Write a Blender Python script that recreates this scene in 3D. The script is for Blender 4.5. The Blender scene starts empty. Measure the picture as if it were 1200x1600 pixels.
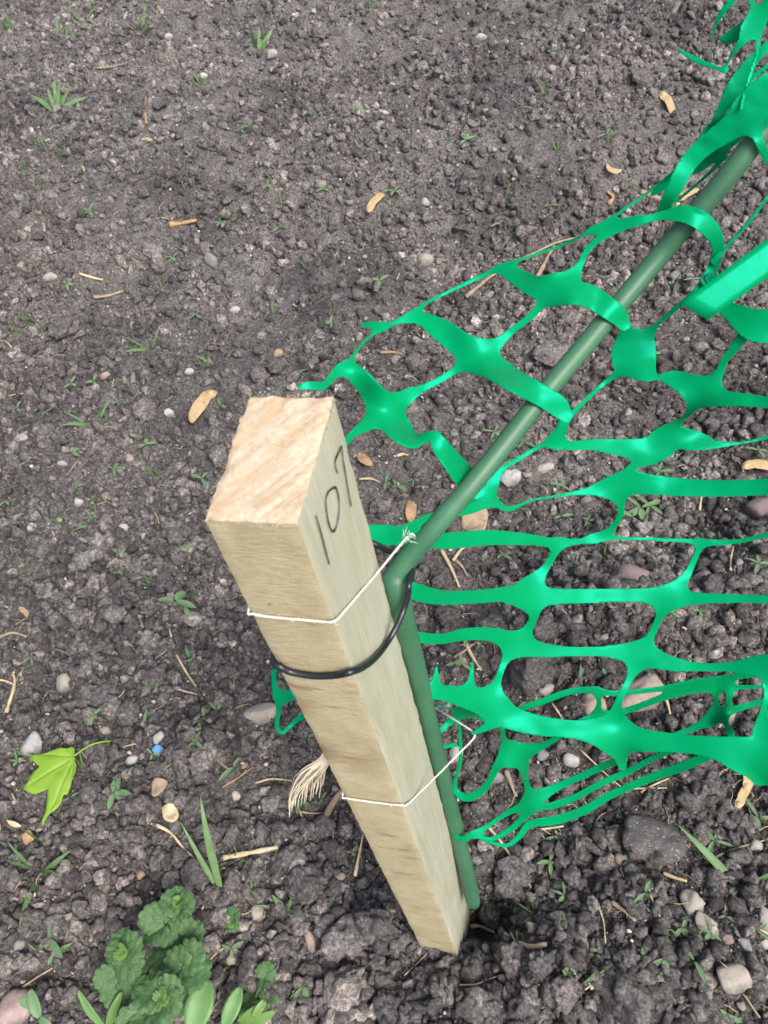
import bpy, bmesh, math, random
import numpy as np
from mathutils import Matrix, Vector

random.seed(7)
RNG = np.random.default_rng(11)
SC = bpy.context.scene
COL = SC.collection

# ------------------------------------------------------------------ camera, world, sun, exposure
F = 1200.0                                   # focal length in photo pixels (1200 x 1600)
CAM_H = 0.965                                # camera height above the soil, metres
_n = np.array([0.09, 0.58, 0.81]); _n /= np.linalg.norm(_n)      # world "down" seen from the camera
_Z = -_n
_Y = np.array([0, 0, 1.0]) - _n[2] * _n; _Y /= np.linalg.norm(_Y)
_X = np.cross(_Y, _Z)
MW = np.stack([_X, _Y, _Z])                  # camera (right, down, forward) -> world

cam = bpy.data.cameras.new('camera')
cam_o = bpy.data.objects.new('camera', cam); COL.objects.link(cam_o)
cam.sensor_fit = 'VERTICAL'; cam.sensor_height = 36.0; cam.lens = 36.0 * F / 1600.0
cam.clip_start = 0.02; cam.clip_end = 500
_m = np.eye(4)
_m[:3, 0] = MW[:, 0]; _m[:3, 1] = -MW[:, 1]; _m[:3, 2] = -MW[:, 2]; _m[2, 3] = CAM_H
cam_o.matrix_world = Matrix(_m.tolist())
cam.dof.use_dof = True; cam.dof.focus_distance = 0.74; cam.dof.aperture_fstop = 22.0
SC.camera = cam_o

SUN_EL, SUN_AZ = math.radians(52), math.radians(146)   # azimuth from +Y towards +X
world = bpy.data.worlds.new('World'); SC.world = world; world.use_nodes = True
wn = world.node_tree.nodes; wl = world.node_tree.links
sky = wn.new('ShaderNodeTexSky'); sky.sky_type = 'NISHITA'; sky.sun_disc = False
sky.sun_elevation = SUN_EL; sky.sun_rotation = SUN_AZ
sky.air_density = 1.0; sky.dust_density = 6.0; sky.ozone_density = 1.0
hs = wn.new('ShaderNodeHueSaturation'); hs.inputs['Saturation'].default_value = 0.75   # thin cloud
wl.new(sky.outputs[0], hs.inputs['Color']); wl.new(hs.outputs[0], wn['Background'].inputs[0])
wn['Background'].inputs[1].default_value = 0.11
sun = bpy.data.lights.new('sun', 'SUN'); sun.energy = 1.5; sun.angle = math.radians(26); sun.color = (1, 0.975, 0.94)
sun_o = bpy.data.objects.new('sun', sun); COL.objects.link(sun_o)
_d = Vector((math.sin(SUN_AZ) * math.cos(SUN_EL), math.cos(SUN_AZ) * math.cos(SUN_EL), math.sin(SUN_EL)))
sun_o.rotation_euler = _d.to_track_quat('Z', 'Y').to_euler(); sun_o.location = _d * 10
SC.view_settings.view_transform = 'Standard'; SC.view_settings.look = 'None'
SC.view_settings.gamma = 1.0; SC.view_settings.exposure = 1.40
SC.view_settings.use_curve_mapping = False
SC.cycles.max_bounces = 4; SC.cycles.diffuse_bounces = 2; SC.cycles.glossy_bounces = 2
SC.cycles.transmission_bounces = 2; SC.cycles.transparent_max_bounces = 4

# ------------------------------------------------------------------ maths helpers
def P(px, py, z):
    """the point that lies z metres in front of the lens at photo position (px, py), in world metres"""
    return MW @ np.array([(px - 600) / F * z, (py - 800) / F * z, z]) + np.array([0, 0, CAM_H])
def ray(px, py):
    return MW @ np.array([(px - 600) / F, (py - 800) / F, 1.0])
ORG = np.array([0, 0, CAM_H])
def on_plane(px, py, p0, nrm, off=0.0):
    r = ray(px, py); t = np.dot(p0 + nrm * off - ORG, nrm) / np.dot(r, nrm)
    return ORG + r * t

def _hash(ix, iy, iz, s):
    h = (ix.astype(np.int64) * 374761393 + iy.astype(np.int64) * 668265263 + iz.astype(np.int64) * 2147483647 + s * 974634533) & 0xFFFFFFFF
    h = ((h ^ (h >> 13)) * 1274126177) & 0xFFFFFFFF
    h = ((h ^ (h >> 16)) * 2246822519) & 0xFFFFFFFF
    return ((h ^ (h >> 15)) & 0xFFFFFF) / float(0xFFFFFF)
def vnoise(p, s=0):
    """value noise in -1..1, p is (n,3) or (n,2)"""
    if p.shape[1] == 2: p = np.concatenate([p, np.zeros((len(p), 1))], 1)
    i = np.floor(p); f = p - i; f = f * f * f * (f * (f * 6 - 15) + 10); i = i.astype(np.int64)
    out = 0
    for a in (0, 1):
        for b in (0, 1):
            for c in (0, 1):
                w = (f[:, 0] if a else 1 - f[:, 0]) * (f[:, 1] if b else 1 - f[:, 1]) * (f[:, 2] if c else 1 - f[:, 2])
                out = out + w * _hash(i[:, 0] + a, i[:, 1] + b, i[:, 2] + c, s)
    return out * 2 - 1
def fbm(p, s=0, o=4, g=0.5):
    a, t = 1.0, 0
    for k in range(o):
        t = t + a * vnoise(p * (2.03 ** k) + 17.3 * k, s + k); a *= g
    return t
def domes(xy, cell, s, prob=1.0):
    """lumpy crumb relief: rounded caps on a jittered grid, height in units of the cell"""
    g = np.floor(xy / cell).astype(np.int64); best = np.zeros(len(xy)); z = np.zeros(len(xy), np.int64)
    for a in (-1, 0, 1):
        for b in (-1, 0, 1):
            cx, cy = g[:, 0] + a, g[:, 1] + b
            jx, jy = _hash(cx, cy, z, s), _hash(cx, cy, z, s + 1)
            r = 0.25 + 0.5 * _hash(cx, cy, z, s + 2) ** 2
            on = _hash(cx, cy, z, s + 3) < prob
            dx = xy[:, 0] / cell - cx - jx; dy = xy[:, 1] / cell - cy - jy
            q = np.clip(r * r - dx * dx - dy * dy, 0, None)
            best = np.maximum(best, np.where(on, np.sqrt(q), 0))
    return best

GX0, GX1, GY0, GY1 = -1.75, 1.75, -0.15, 3.45      # the patch of soil that is modelled finely
HOLE = None
def height(xy):
    xy = np.atleast_2d(xy).astype(float)
    h = 0.030 * fbm(np.stack([xy[:, 0] * 1.1 + 3, xy[:, 1] * 3.2 - 0.5 * xy[:, 0]], 1), 3, 3)
    h += 0.012 * fbm(xy * 7, 9, 3)
    wob = 0.006 * np.stack([vnoise(xy * 60, 71), vnoise(xy * 60, 72)], 1)
    p = 0.35 + 0.35 * np.clip(fbm(xy * 2.2, 31, 2) + 0.4, 0, 1)
    h += 0.030 * np.clip(fbm(xy * np.array([3.2, 4.6]), 33, 2), -0.8, 0.8)
    h += 0.5 * 0.060 * domes(xy + 2 * wob, 0.060, 40, 0.22) * (p > 0.45)
    h += 0.45 * 0.030 * domes(xy + wob, 0.030, 50, 0.35)
    h += 0.45 * 0.016 * domes(xy + 0.5 * wob, 0.016, 60, 0.55)
    if HOLE is not None:
        for (c, r, dz) in HOLE:
            q = ((xy[:, 0] - c[0]) ** 2 + (xy[:, 1] - c[1]) ** 2) / (r * r)
            h += dz * np.exp(-q)
    return h
def gp(px, py, lift=0.0):
    """soil point under photo position (px, py)"""
    r = ray(px, py); z = 0.0
    for _ in range(6):
        t = (z - CAM_H) / r[2]; q = ORG + r * t; z = 0.5 * z + 0.5 * float(hsample(q[None, :2])[0])
    return np.array([q[0], q[1], z + lift])
def depth_at(p): return float(np.dot(MW[:, 2], np.asarray(p) - ORG))
def px2m(n, p): return n * depth_at(p) / F

# ------------------------------------------------------------------ object helpers
def mesh_obj(name, v, f, mat=None, parent=None, smooth=True, link=True):
    me = bpy.data.meshes.new(name)
    me.from_pydata([tuple(map(float, q)) for q in v], [], [tuple(map(int, q)) for q in f]); me.update()
    if smooth: me.polygons.foreach_set('use_smooth', [True] * len(me.polygons))
    if mat is not None:
        for m in (mat if isinstance(mat, (list, tuple)) else [mat]): me.materials.append(m)
    o = bpy.data.objects.new(name, me)
    if link: COL.objects.link(o)
    if parent is not None: o.parent = parent
    return o
def tag(o, label=None, cat=None, group=None, kind=None):
    if label: o['label'] = label
    if cat: o['category'] = cat
    if group: o['group'] = group
    if kind: o['kind'] = kind
    return o
def thing(name, loc, label, cat, group=None):
    o = bpy.data.objects.new(name, None); COL.objects.link(o); o.location = tuple(map(float, loc)); o.empty_display_size = 0.02
    return tag(o, label, cat, group)
def at_local(o, root):
    """o was built in world metres; make it a child of the empty root without moving it"""
    o.parent = root
    o.data.transform(Matrix.Translation(-Vector(root.location)))
    return o
def catmull(pts, step_n=8):
    a = np.array(pts, float)
    if len(a) == 2: return np.linspace(a[0], a[1], step_n + 1)
    e = np.concatenate([[2 * a[0] - a[1]], a, [2 * a[-1] - a[-2]]]); out = []
    for i in range(1, len(e) - 2):
        p0, p1, p2, p3 = e[i - 1], e[i], e[i + 1], e[i + 2]
        for t in np.arange(step_n) / step_n:
            out.append(0.5 * (2 * p1 + (p2 - p0) * t + (2 * p0 - 5 * p1 + 4 * p2 - p3) * t * t + (3 * p1 - p0 - 3 * p2 + p3) * t ** 3))
    out.append(a[-1]); return np.array(out)
def sweep(path, rad, n=8, flat=None, close=True):
    """tube along path; rad scalar or per point; flat = (normal, binormal) radius factors per point"""
    path = np.asarray(path, float); m = len(path); rad = np.broadcast_to(np.asarray(rad, float), (m,))
    T = np.gradient(path, axis=0); T /= np.linalg.norm(T, axis=1)[:, None] + 1e-12
    N = np.cross(T[0], [0.13, 0.21, 0.97]); N /= np.linalg.norm(N); v = []
    for i in range(m):
        N = N - T[i] * np.dot(N, T[i]); N /= np.linalg.norm(N); B = np.cross(T[i], N)
        fa, fb = (1, 1) if flat is None else flat[i]
        for k in range(n):
            a = 2 * math.pi * k / n
            v.append(path[i] + rad[i] * (fa * math.cos(a) * N + fb * math.sin(a) * B))
    f = [(i * n + k, i * n + (k + 1) % n, (i + 1) * n + (k + 1) % n, (i + 1) * n + k) for i in range(m - 1) for k in range(n)]
    if close: f += [tuple(range(n - 1, -1, -1)), tuple(range((m - 1) * n, m * n))]
    return v, f
def join_vf(parts):
    V, Fc = [], []
    for v, f in parts:
        b = len(V); V += list(v); Fc += [tuple(i + b for i in q) for q in f]
    return V, Fc
def ico(sub):
    bm = bmesh.new(); bmesh.ops.create_icosphere(bm, subdivisions=sub, radius=1.0)
    v = np.array([q.co[:] for q in bm.verts]); f = [[w.index for w in q.verts] for q in bm.faces]; bm.free(); return v, f

# ------------------------------------------------------------------ material helpers
class NT:
    def __init__(s, name):
        s.m = bpy.data.materials.new(name); s.m.use_nodes = True; s.t = s.m.node_tree; s.t.nodes.clear()
        s.out = s.n('ShaderNodeOutputMaterial'); s.b = s.n('ShaderNodeBsdfPrincipled'); s.l(s.b.outputs[0], s.out.inputs[0])
    def n(s, k, **kw):
        o = s.t.nodes.new(k)
        for a, b in kw.items(): setattr(o, a, b)
        return o
    def l(s, a, b): s.t.links.new(a, b)
    def coord(s, k='Object', scale=(1, 1, 1), rot=(0, 0, 0)):
        c = s.n('ShaderNodeTexCoord'); m = s.n('ShaderNodeMapping')
        m.inputs['Scale'].default_value = scale; m.inputs['Rotation'].default_value = rot
        s.l(c.outputs[k], m.inputs[0]); return m.outputs[0]
    def noise(s, vec, scale, detail=4, rough=0.55, dist=0.0):
        o = s.n('ShaderNodeTexNoise'); o.inputs['Scale'].default_value = scale; o.inputs['Detail'].default_value = detail
        o.inputs['Roughness'].default_value = rough; o.inputs['Distortion'].default_value = dist
        if vec is not None: s.l(vec, o.inputs['Vector'])
        return o.outputs[0]
    def ramp(s, fac, stops, interp='LINEAR'):
        o = s.n('ShaderNodeValToRGB'); o.color_ramp.interpolation = interp; e = o.color_ramp.elements
        while len(e) > 1: e.remove(e[0])
        e[0].position = stops[0][0]; e[0].color = (*stops[0][1], 1)
        for p, c in stops[1:]:
            q = e.new(p); q.color = (*c, 1)
        s.l(fac, o.inputs[0]); return o.outputs[0]
    def mix(s, fac, a, b, mode='MIX'):
        o = s.n('ShaderNodeMix', data_type='RGBA', blend_type=mode)
        for i, v in ((0, fac), (6, a), (7, b)):
            if isinstance(v, (int, float)): o.inputs[i].default_value = v
            elif isinstance(v, tuple): o.inputs[i].default_value = (*v, 1)
            else: s.l(v, o.inputs[i])
        return o.outputs[2]
    def bump(s, h, strength, dist):
        o = s.n('ShaderNodeBump'); o.inputs['Strength'].default_value = strength; o.inputs['Distance'].default_value = dist
        s.l(h, o.inputs['Height']); s.l(o.outputs[0], s.b.inputs['Normal'])
    def col(s, c):
        if isinstance(c, tuple): s.b.inputs['Base Color'].default_value = (*c, 1)
        else: s.l(c, s.b.inputs['Base Color'])
    def set(s, **kw):
        for a, b in kw.items():
            s.b.inputs[a.replace('_', ' ')].default_value = b
        return s
    def translucent(s, color, fac):
        t = s.n('ShaderNodeBsdfTranslucent'); m = s.n('ShaderNodeMixShader'); m.inputs[0].default_value = fac
        if isinstance(color, tuple): t.inputs[0].default_value = (*color, 1)
        else: s.l(color, t.inputs[0])
        s.l(s.b.outputs[0], m.inputs[1]); s.l(t.outputs[0], m.inputs[2]); s.l(m.outputs[0], s.out.inputs[0])

def soil_mat(name, inst=True, base=1.0, calm=0.0):
    t = NT(name); gB, bB = 1.035, 0.99
    g = t.n('ShaderNodeNewGeometry').outputs['Position']
    big = t.noise(g, 2.3, 3); med = t.noise(g, 28, 4, 0.6)
    c = t.ramp(med, [(0.25, (0.074 * base, 0.068 * base * gB, 0.068 * base * bB)), (0.5, (0.122 * base, 0.112 * base * gB, 0.112 * base * bB)), (0.78, (0.190 * base, 0.177 * base * gB, 0.174 * base * bB))])
    c = t.mix(t.ramp(big, [(0.35, (0, 0, 0)), (0.68, (1, 1, 1))]), c, t.mix(0.35, c, (0.125, 0.104, 0.097)))
    damp = t.noise(g, 4.2, 4, 0.6, 0.4)
    c = t.mix(1.0, c, t.ramp(damp, [(0.36, (0.66, 0.65, 0.67)), (0.5, (0.95, 0.95, 0.95)), (0.66, (1.22, 1.2, 1.18))]), 'MULTIPLY')
    if inst:
        r = t.n('ShaderNodeObjectInfo').outputs['Random']
        tint = t.ramp(r, [(0.0, (0.36, 0.35, 0.37)), (0.3, (0.68, 0.67, 0.69)), (0.6, (1.0, 0.98, 0.98)), (0.82, (1.5, 1.45, 1.42)), (0.95, (2.1, 2.0, 1.93)), (1.0, (2.8, 2.6, 2.45))])
        if calm: tint = t.mix(calm, tint, (1, 1, 1))
        c = t.mix(1.0, c, tint, 'MULTIPLY')
    fine = t.noise(g, 480, 3, 0.75)
    c = t.mix(1.0, c, t.ramp(t.noise(g, 230, 5, 0.8), [(0.36, (0.34, 0.34, 0.35)), (0.5, (0.92, 0.92, 0.93)), (0.64, (1.85, 1.83, 1.82))]), 'MULTIPLY')
    c = t.mix(t.ramp(fine, [(0.625, (0, 0, 0)), (0.76, (0.75, 0.75, 0.75))]), c, (0.50, 0.48, 0.46))
    c = t.mix(t.ramp(t.noise(g, 150, 3, 0.6), [(0.3, (0.6, 0.6, 0.6)), (0.55, (0, 0, 0))]), c, (0.045, 0.041, 0.043))
    t.col(c); t.set(Roughness=0.92, Specular_IOR_Level=0.25)
    t.bump(t.noise(g, 330, 5, 0.85), 1.0, 0.0050)
    return t.m
M_GROUND = soil_mat('soil', False, 1.12)          # sheet coloured darker than the crumbs, painting shade into the gaps between them
M_CRUMB = soil_mat('soil_crumb', True, 1.38, 0.2)
M_CLOD = soil_mat('soil_clod', True, 1.5, 0.6)

def stone_mat(name, c1, c2, scale=60, spec=0.3, fleck=None):
    t = NT(name); v = t.coord('Object')
    c = t.ramp(t.noise(v, scale, 5, 0.65), [(0.3, c1), (0.7, c2)])
    c = t.mix(t.ramp(t.noise(v, scale * 0.35, 4, 0.6), [(0.44, (0, 0, 0)), (0.62, (0.75, 0.75, 0.75))]), c, (0.085, 0.075, 0.07))
    if fleck: c = t.mix(t.ramp(t.noise(v, scale * 4, 2, 0.5), [(0.62, (0, 0, 0)), (0.68, (1, 1, 1))]), c, fleck)
    t.col(c); t.set(Roughness=0.8, Specular_IOR_Level=spec); t.bump(t.noise(v, scale * 2.2, 6, 0.75), 1.0 if fleck else 0.6, 0.006 if fleck else 0.002)
    return t.m
M_STONE = {
    'grey': stone_mat('grey_stone', (0.20, 0.19, 0.175), (0.33, 0.31, 0.285)),
    'beige': stone_mat('beige_stone', (0.21, 0.19, 0.165), (0.32, 0.29, 0.25)),
    'white': stone_mat('white_stone', (0.24, 0.23, 0.225), (0.40, 0.385, 0.37)),
    'brown': stone_mat('brown_stone', (0.115, 0.088, 0.085), (0.19, 0.15, 0.14)),
    'pink': stone_mat('pink_stone', (0.24, 0.175, 0.155), (0.34, 0.26, 0.235)),
    'tan': stone_mat('tan_stone', (0.20, 0.155, 0.125), (0.31, 0.25, 0.205)),
    'orange': stone_mat('orange_stone', (0.24, 0.155, 0.095), (0.33, 0.23, 0.15)),
    'slate': stone_mat('slate_stone', (0.13, 0.13, 0.14), (0.22, 0.22, 0.235)),
    'concrete': stone_mat('grey_concrete', (0.085, 0.08, 0.077), (0.16, 0.15, 0.145), 90, 0.2, (0.30, 0.29, 0.28)),
    'blue': stone_mat('blue_white', (0.05, 0.22, 0.45), (0.10, 0.30, 0.55)),
}
def pebble_bits_mat():
    t = NT('gravel_bits'); r = t.n('ShaderNodeObjectInfo').outputs['Random']
    t.col(t.ramp(r, [(0.0, (0.26, 0.25, 0.235)), (0.25, (0.36, 0.34, 0.32)), (0.45, (0.22, 0.19, 0.16)), (0.6, (0.36, 0.31, 0.26)), (0.78, (0.42, 0.40, 0.38)), (0.85, (0.33, 0.24, 0.18)), (1.0, (0.50, 0.42, 0.32))], 'CONSTANT'))
    t.set(Roughness=0.7, Specular_IOR_Level=0.3); return t.m
M_BITS = pebble_bits_mat()

SF = 0.8
st_x = MW @ np.array([0.96970342, 0.04200304, -0.24064707])
st_y = MW @ np.array([0.18878803, -0.75446591, 0.6290479])
st_d = MW @ np.array([0.15505132, 0.65541743, 0.73955938])      # down the stake
ST0 = MW @ (SF * np.array([-0.08935621, 0.00387169, 0.37843641])) + ORG   # front-left top corner
SW, SD, SL = 0.05 * SF, 0.0838 * SF, 0.9114 * SF
def S(a, b, l): return ST0 + st_x * SW * a + st_y * SD * b + st_d * l
FRONT = (ST0, -st_y); RIGHT = (S(1, 0, 0), st_x)
def wood_mats():
    out = []
    # 0: rough-sawn front and back, brown marks running across
    t = NT('sawn_pine_broad'); v = t.coord()
    across = t.noise(t.coord(scale=(0.22, 1, 1)), 620, 4, 0.8)
    fuzz = t.noise(t.coord(scale=(1, 1, 0.5)), 700, 3, 0.7)
    blot = t.noise(v, 34, 4, 0.55)
    c = t.ramp(blot, [(0.25, (0.27, 0.23, 0.14)), (0.5, (0.335, 0.293, 0.186)), (0.75, (0.385, 0.345, 0.23))])
    c = t.mix(t.ramp(across, [(0.34, (0.36, 0.36, 0.36)), (0.55, (0, 0, 0))]), c, (0.19, 0.15, 0.085))
    c = t.mix(t.ramp(fuzz, [(0.56, (0, 0, 0)), (0.78, (0.6, 0.6, 0.6))]), c, (0.43, 0.40, 0.30))
    st = t.noise(t.coord(scale=(0.5, 1, 1.6)), 42, 4, 0.6)
    c = t.mix(t.ramp(st, [(0.60, (0, 0, 0)), (0.72, (0.8, 0.8, 0.8))]), c, (0.165, 0.105, 0.052))
    c = t.mix(t.ramp(t.noise(v, 130, 2, 0.5), [(0.75, (0, 0, 0)), (0.79, (0.7, 0.7, 0.7))]), c, (0.10, 0.075, 0.05))
    geo = t.n('ShaderNodeNewGeometry').outputs['Position']
    for (px_, py_, rad_, col_, k_) in ((505, 1172, 0.017, (0.135, 0.082, 0.04), 0.7), (462, 1105, 0.014, (0.18, 0.115, 0.058), 0.6), (560, 1190, 0.012, (0.17, 0.108, 0.054), 0.5), (425, 1030, 0.010, (0.15, 0.11, 0.065), 0.5)):
        vm = t.n('ShaderNodeVectorMath', operation='DISTANCE'); vm.inputs[1].default_value = tuple(on_plane(px_, py_, FRONT[0], FRONT[1]))
        t.l(geo, vm.inputs[0]); ad = t.n('ShaderNodeMath', operation='MULTIPLY_ADD'); ad.inputs[1].default_value = 0.030; t.l(t.noise(t.coord(scale=(0.5, 1, 2)), 90, 4, 0.6), ad.inputs[0]); t.l(vm.outputs['Value'], ad.inputs[2])
        c = t.mix(t.ramp(ad.outputs[0], [(rad_ + 0.002, (k_, k_, k_)), (rad_ + 0.018, (0, 0, 0))]), c, col_)
    t.col(c); t.set(Roughness=0.85, Specular_IOR_Level=0.15); t.bump(across, 0.8, 0.0012); out.append(t.m)
    # 1: smoother greenish treated sides, fibres along the stake
    t = NT('treated_pine_side'); v = t.coord()
    along = t.noise(t.coord(scale=(1, 1, 0.045)), 420, 5, 0.7)
    c = t.ramp(t.noise(t.coord(scale=(1, 1, 0.25)), 55, 4, 0.6), [(0.25, (0.25, 0.25, 0.182)), (0.55, (0.30, 0.305, 0.236)), (0.8, (0.345, 0.352, 0.285))])
    c = t.mix(t.ramp(along, [(0.35, (0.5, 0.5, 0.5)), (0.55, (0, 0, 0))]), c, (0.235, 0.228, 0.15))
    c = t.mix(t.ramp(t.noise(t.coord(scale=(1, 1, 0.3)), 240, 2, 0.5), [(0.73, (0, 0, 0)), (0.78, (0.6, 0.6, 0.6))]), c, (0.16, 0.15, 0.09))
    t.col(c); t.set(Roughness=0.8, Specular_IOR_Level=0.2); t.bump(along, 0.5, 0.0008); out.append(t.m)
    # 2: end grain with growth rings cut diagonally
    t = NT('pine_end_grain')
    mp = t.n('ShaderNodeMapping'); mp.inputs['Scale'].default_value = (0.045, 1, 1); t.l(t.coord(rot=(0, 0, math.radians(-52))), mp.inputs[0])
    ring = t.noise(mp.outputs[0], 330, 3, 0.6, 0.1)
    blot = t.noise(t.coord(), 40, 3, 0.5)
    c = t.mix(t.ramp(blot, [(0.35, (0, 0, 0)), (0.7, (1, 1, 1))]), (0.41, 0.325, 0.22), (0.36, 0.255, 0.155))
    c = t.mix(t.ramp(ring, [(0.40, (0, 0, 0)), (0.60, (0.85, 0.85, 0.85))]), c, (0.48, 0.415, 0.325))
    c = t.mix(t.ramp(t.noise(t.coord(), 380, 4, 0.7), [(0.35, (0.45, 0.45, 0.45)), (0.6, (0, 0, 0))]), c, (0.26, 0.185, 0.115))
    t.col(c); t.set(Roughness=0.8, Specular_IOR_Level=0.2); t.bump(t.noise(t.coord(), 500, 5, 0.75), 0.6, 0.001); out.append(t.m)
    return out
M_WOOD = wood_mats()

def plastic(name, c, rough, trans=0.0, vary=None, spec=0.5, tint=(1, 1, 1)):
    t = NT(name)
    cc = c
    if vary: cc = t.ramp(t.noise(t.coord(), 35, 3), [(0.3, c), (0.75, vary)])
    t.col(cc); t.set(Roughness=rough, Specular_IOR_Level=spec, Specular_Tint=(*tint, 1))
    if trans:
        t.bump(t.noise(t.coord(scale=(1, 1, 0.25)), 160, 3, 0.6), 0.10, 0.0012)
        t.translucent(cc, trans)
    return t.m
M_NET = plastic('green_polythene', (0.0008, 0.255, 0.086), 0.31, 0.36, (0.0008, 0.29, 0.104), 0.42, (0.05, 1.0, 0.9))
M_INK = plastic('black_ink', (0.012, 0.011, 0.012), 0.6)
M_TIE = plastic('black_cable', (0.008, 0.009, 0.014), 0.38)
M_STRING = plastic('white_twine', (0.52, 0.50, 0.45), 0.85)
M_ROPE = plastic('cream_fibre', (0.78, 0.70, 0.54), 0.8, 0.25)
def tube_mat():
    t = NT('green_hose'); v = t.coord()
    n = t.noise(v, 30, 3)
    c = t.ramp(n, [(0.3, (0.026, 0.092, 0.048)), (0.7, (0.038, 0.115, 0.062))])
    c = t.mix(t.ramp(t.noise(v, 200, 4, 0.7), [(0.6, (0, 0, 0)), (0.8, (0.35, 0.35, 0.35))]), c, (0.16, 0.19, 0.12))
    t.col(c); t.set(Roughness=0.48, Specular_IOR_Level=0.36); t.bump(t.noise(v, 120, 3), 0.08, 0.001); return t.m
M_TUBE = tube_mat()
def leaf_mat(name, c1, c2, trans=0.3, rough=0.55, scale=60, veins=None):
    t = NT(name); v = t.coord('Generated')
    c = t.ramp(t.noise(t.coord(), scale, 4), [(0.3, c1), (0.7, c2)])
    if veins:
        at = t.n('ShaderNodeAttribute'); at.attribute_name = 'vein'
        vf = t.n('ShaderNodeMath', operation='MULTIPLY'); vf.inputs[1].default_value = 0.55; t.l(at.outputs['Fac'], vf.inputs[0])
        c = t.mix(vf.outputs[0], c, veins)
    t.col(c); t.set(Roughness=rough, Specular_IOR_Level=0.35); t.bump(t.noise(t.coord(), scale * 3, 4), 0.45, 0.0015)
    t.translucent(c, trans); return t.m
M_GRASS = leaf_mat('grass_blade', (0.085, 0.165, 0.06), (0.14, 0.24, 0.10))
M_SEED = leaf_mat('seedling_leaf', (0.10, 0.18, 0.085), (0.16, 0.26, 0.13))
M_IVY = leaf_mat('ivy_leaf', (0.032, 0.085, 0.028), (0.085, 0.165, 0.060), 0.2, 0.5, 14, (0.17, 0.29, 0.12))
M_IVY2 = leaf_mat('ivy_young_leaf', (0.085, 0.175, 0.045), (0.125, 0.225, 0.06), 0.25, 0.5, 12, (0.17, 0.28, 0.09))
M_SMOOTH = leaf_mat('smooth_leaf', (0.085, 0.19, 0.06), (0.12, 0.235, 0.08), 0.25, 0.45, 30)
M_MAPLE = leaf_mat('maple_leaf', (0.165, 0.30, 0.028), (0.215, 0.35, 0.04), 0.3, 0.5, 45)
M_STRAW = leaf_mat('dry_straw', (0.30, 0.235, 0.14), (0.46, 0.38, 0.25), 0.0, 0.75, 90)
M_TWIG = leaf_mat('dead_twig', (0.15, 0.115, 0.08), (0.27, 0.215, 0.155), 0.0, 0.85, 90)
M_BARK = leaf_mat('brown_bark', (0.20, 0.12, 0.065), (0.34, 0.22, 0.12), 0.0, 0.8, 90)
M_SAMARA = leaf_mat('tan_seed_wing', (0.36, 0.25, 0.125), (0.46, 0.35, 0.20), 0.2, 0.6, 90)
M_DRYLEAF = leaf_mat('dry_leaf', (0.25, 0.18, 0.115), (0.36, 0.27, 0.18), 0.15, 0.7, 70)

# ------------------------------------------------------------------ stake frame (camera metres -> world)
foot = S(0.5, 0.5, SL)
HOLE = [(P(752, 1436, 0.88)[:2], 0.034, -0.10), (S(0.5, 0.0, SL)[:2] + np.array([0.0, -0.05]), 0.06, 0.012)]
# level the soil to the stake's foot so that it neither floats nor drowns
def flat_at(px, py):
    r = ray(px, py); return (ORG - r * (CAM_H / r[2]))[:2]
for (px_, py_, rad_, dz_) in ((470, 420, 0.16, -0.040), (250, 330, 0.14, -0.030), (300, 235, 0.20, 0.035), (620, 230, 0.22, 0.040), (860, 190, 0.20, 0.030), (700, 330, 0.13, -0.030), (80, 420, 0.15, 0.025), (330, 500, 0.10, 0.020), (520, 90, 0.25, -0.03), (120, 560, 0.09, -0.018), (560, 510, 0.08, -0.02), (90, 1320, 0.06, -0.012), (250, 1100, 0.10, 0.012), (1000, 700, 0.12, -0.02)):
    HOLE.append((flat_at(px_, py_), rad_, dz_))                 # raked humps and hollows
for _ in range(4):
    dz = foot[2] - float(np.mean(height(np.array([foot[:2], S(0, 0, SL)[:2], S(1, 0, SL)[:2]]))))
    HOLE.append((foot[:2], 0.35, dz * 0.8))

# ------------------------------------------------------------------ ground: one sheet, fine in view, reaching far out
def axis(a, b, step, far):
    mid = list(np.arange(a, b, step)); lo, hi = [], []
    s, x = step, a
    while x > -far: s *= 1.25; x -= s; lo.append(x)
    s, x = step, mid[-1]
    while x < far: s *= 1.25; x += s; hi.append(x)
    return np.array(lo[::-1] + mid + hi)
ax, ay = axis(GX0, GX1, 0.0058, 120), axis(GY0, GY1, 0.0058, 120)
gx, gy = np.meshgrid(ax, ay)
xy = np.stack([gx.ravel(), gy.ravel()], 1)
gz = height(xy)
far = np.clip(np.maximum(np.maximum(GX0 - xy[:, 0], xy[:, 0] - GX1), np.maximum(GY0 - xy[:, 1], xy[:, 1] - GY1)) / 1.5, 0, 1)
gz = gz * (1 - far)
nx, ny = len(ax), len(ay)
GZ = gz.reshape(ny, nx)
def hsample(q):
    """height of the modelled sheet at (x, y): bilinear between its vertices"""
    q = np.atleast_2d(q); i = np.clip(np.searchsorted(ax, q[:, 0]) - 1, 0, nx - 2); j = np.clip(np.searchsorted(ay, q[:, 1]) - 1, 0, ny - 2)
    u = (q[:, 0] - ax[i]) / (ax[i + 1] - ax[i]); w = (q[:, 1] - ay[j]) / (ay[j + 1] - ay[j])
    return (GZ[j, i] * (1 - u) + GZ[j, i + 1] * u) * (1 - w) + (GZ[j + 1, i] * (1 - u) + GZ[j + 1, i + 1] * u) * w
idx = np.arange(nx * ny).reshape(ny, nx)
quads = np.stack([idx[:-1, :-1], idx[:-1, 1:], idx[1:, 1:], idx[1:, :-1]], -1).reshape(-1, 4)
me = bpy.data.meshes.new('ground')
me.vertices.add(nx * ny); me.vertices.foreach_set('co', np.column_stack([xy, gz]).ravel())
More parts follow.
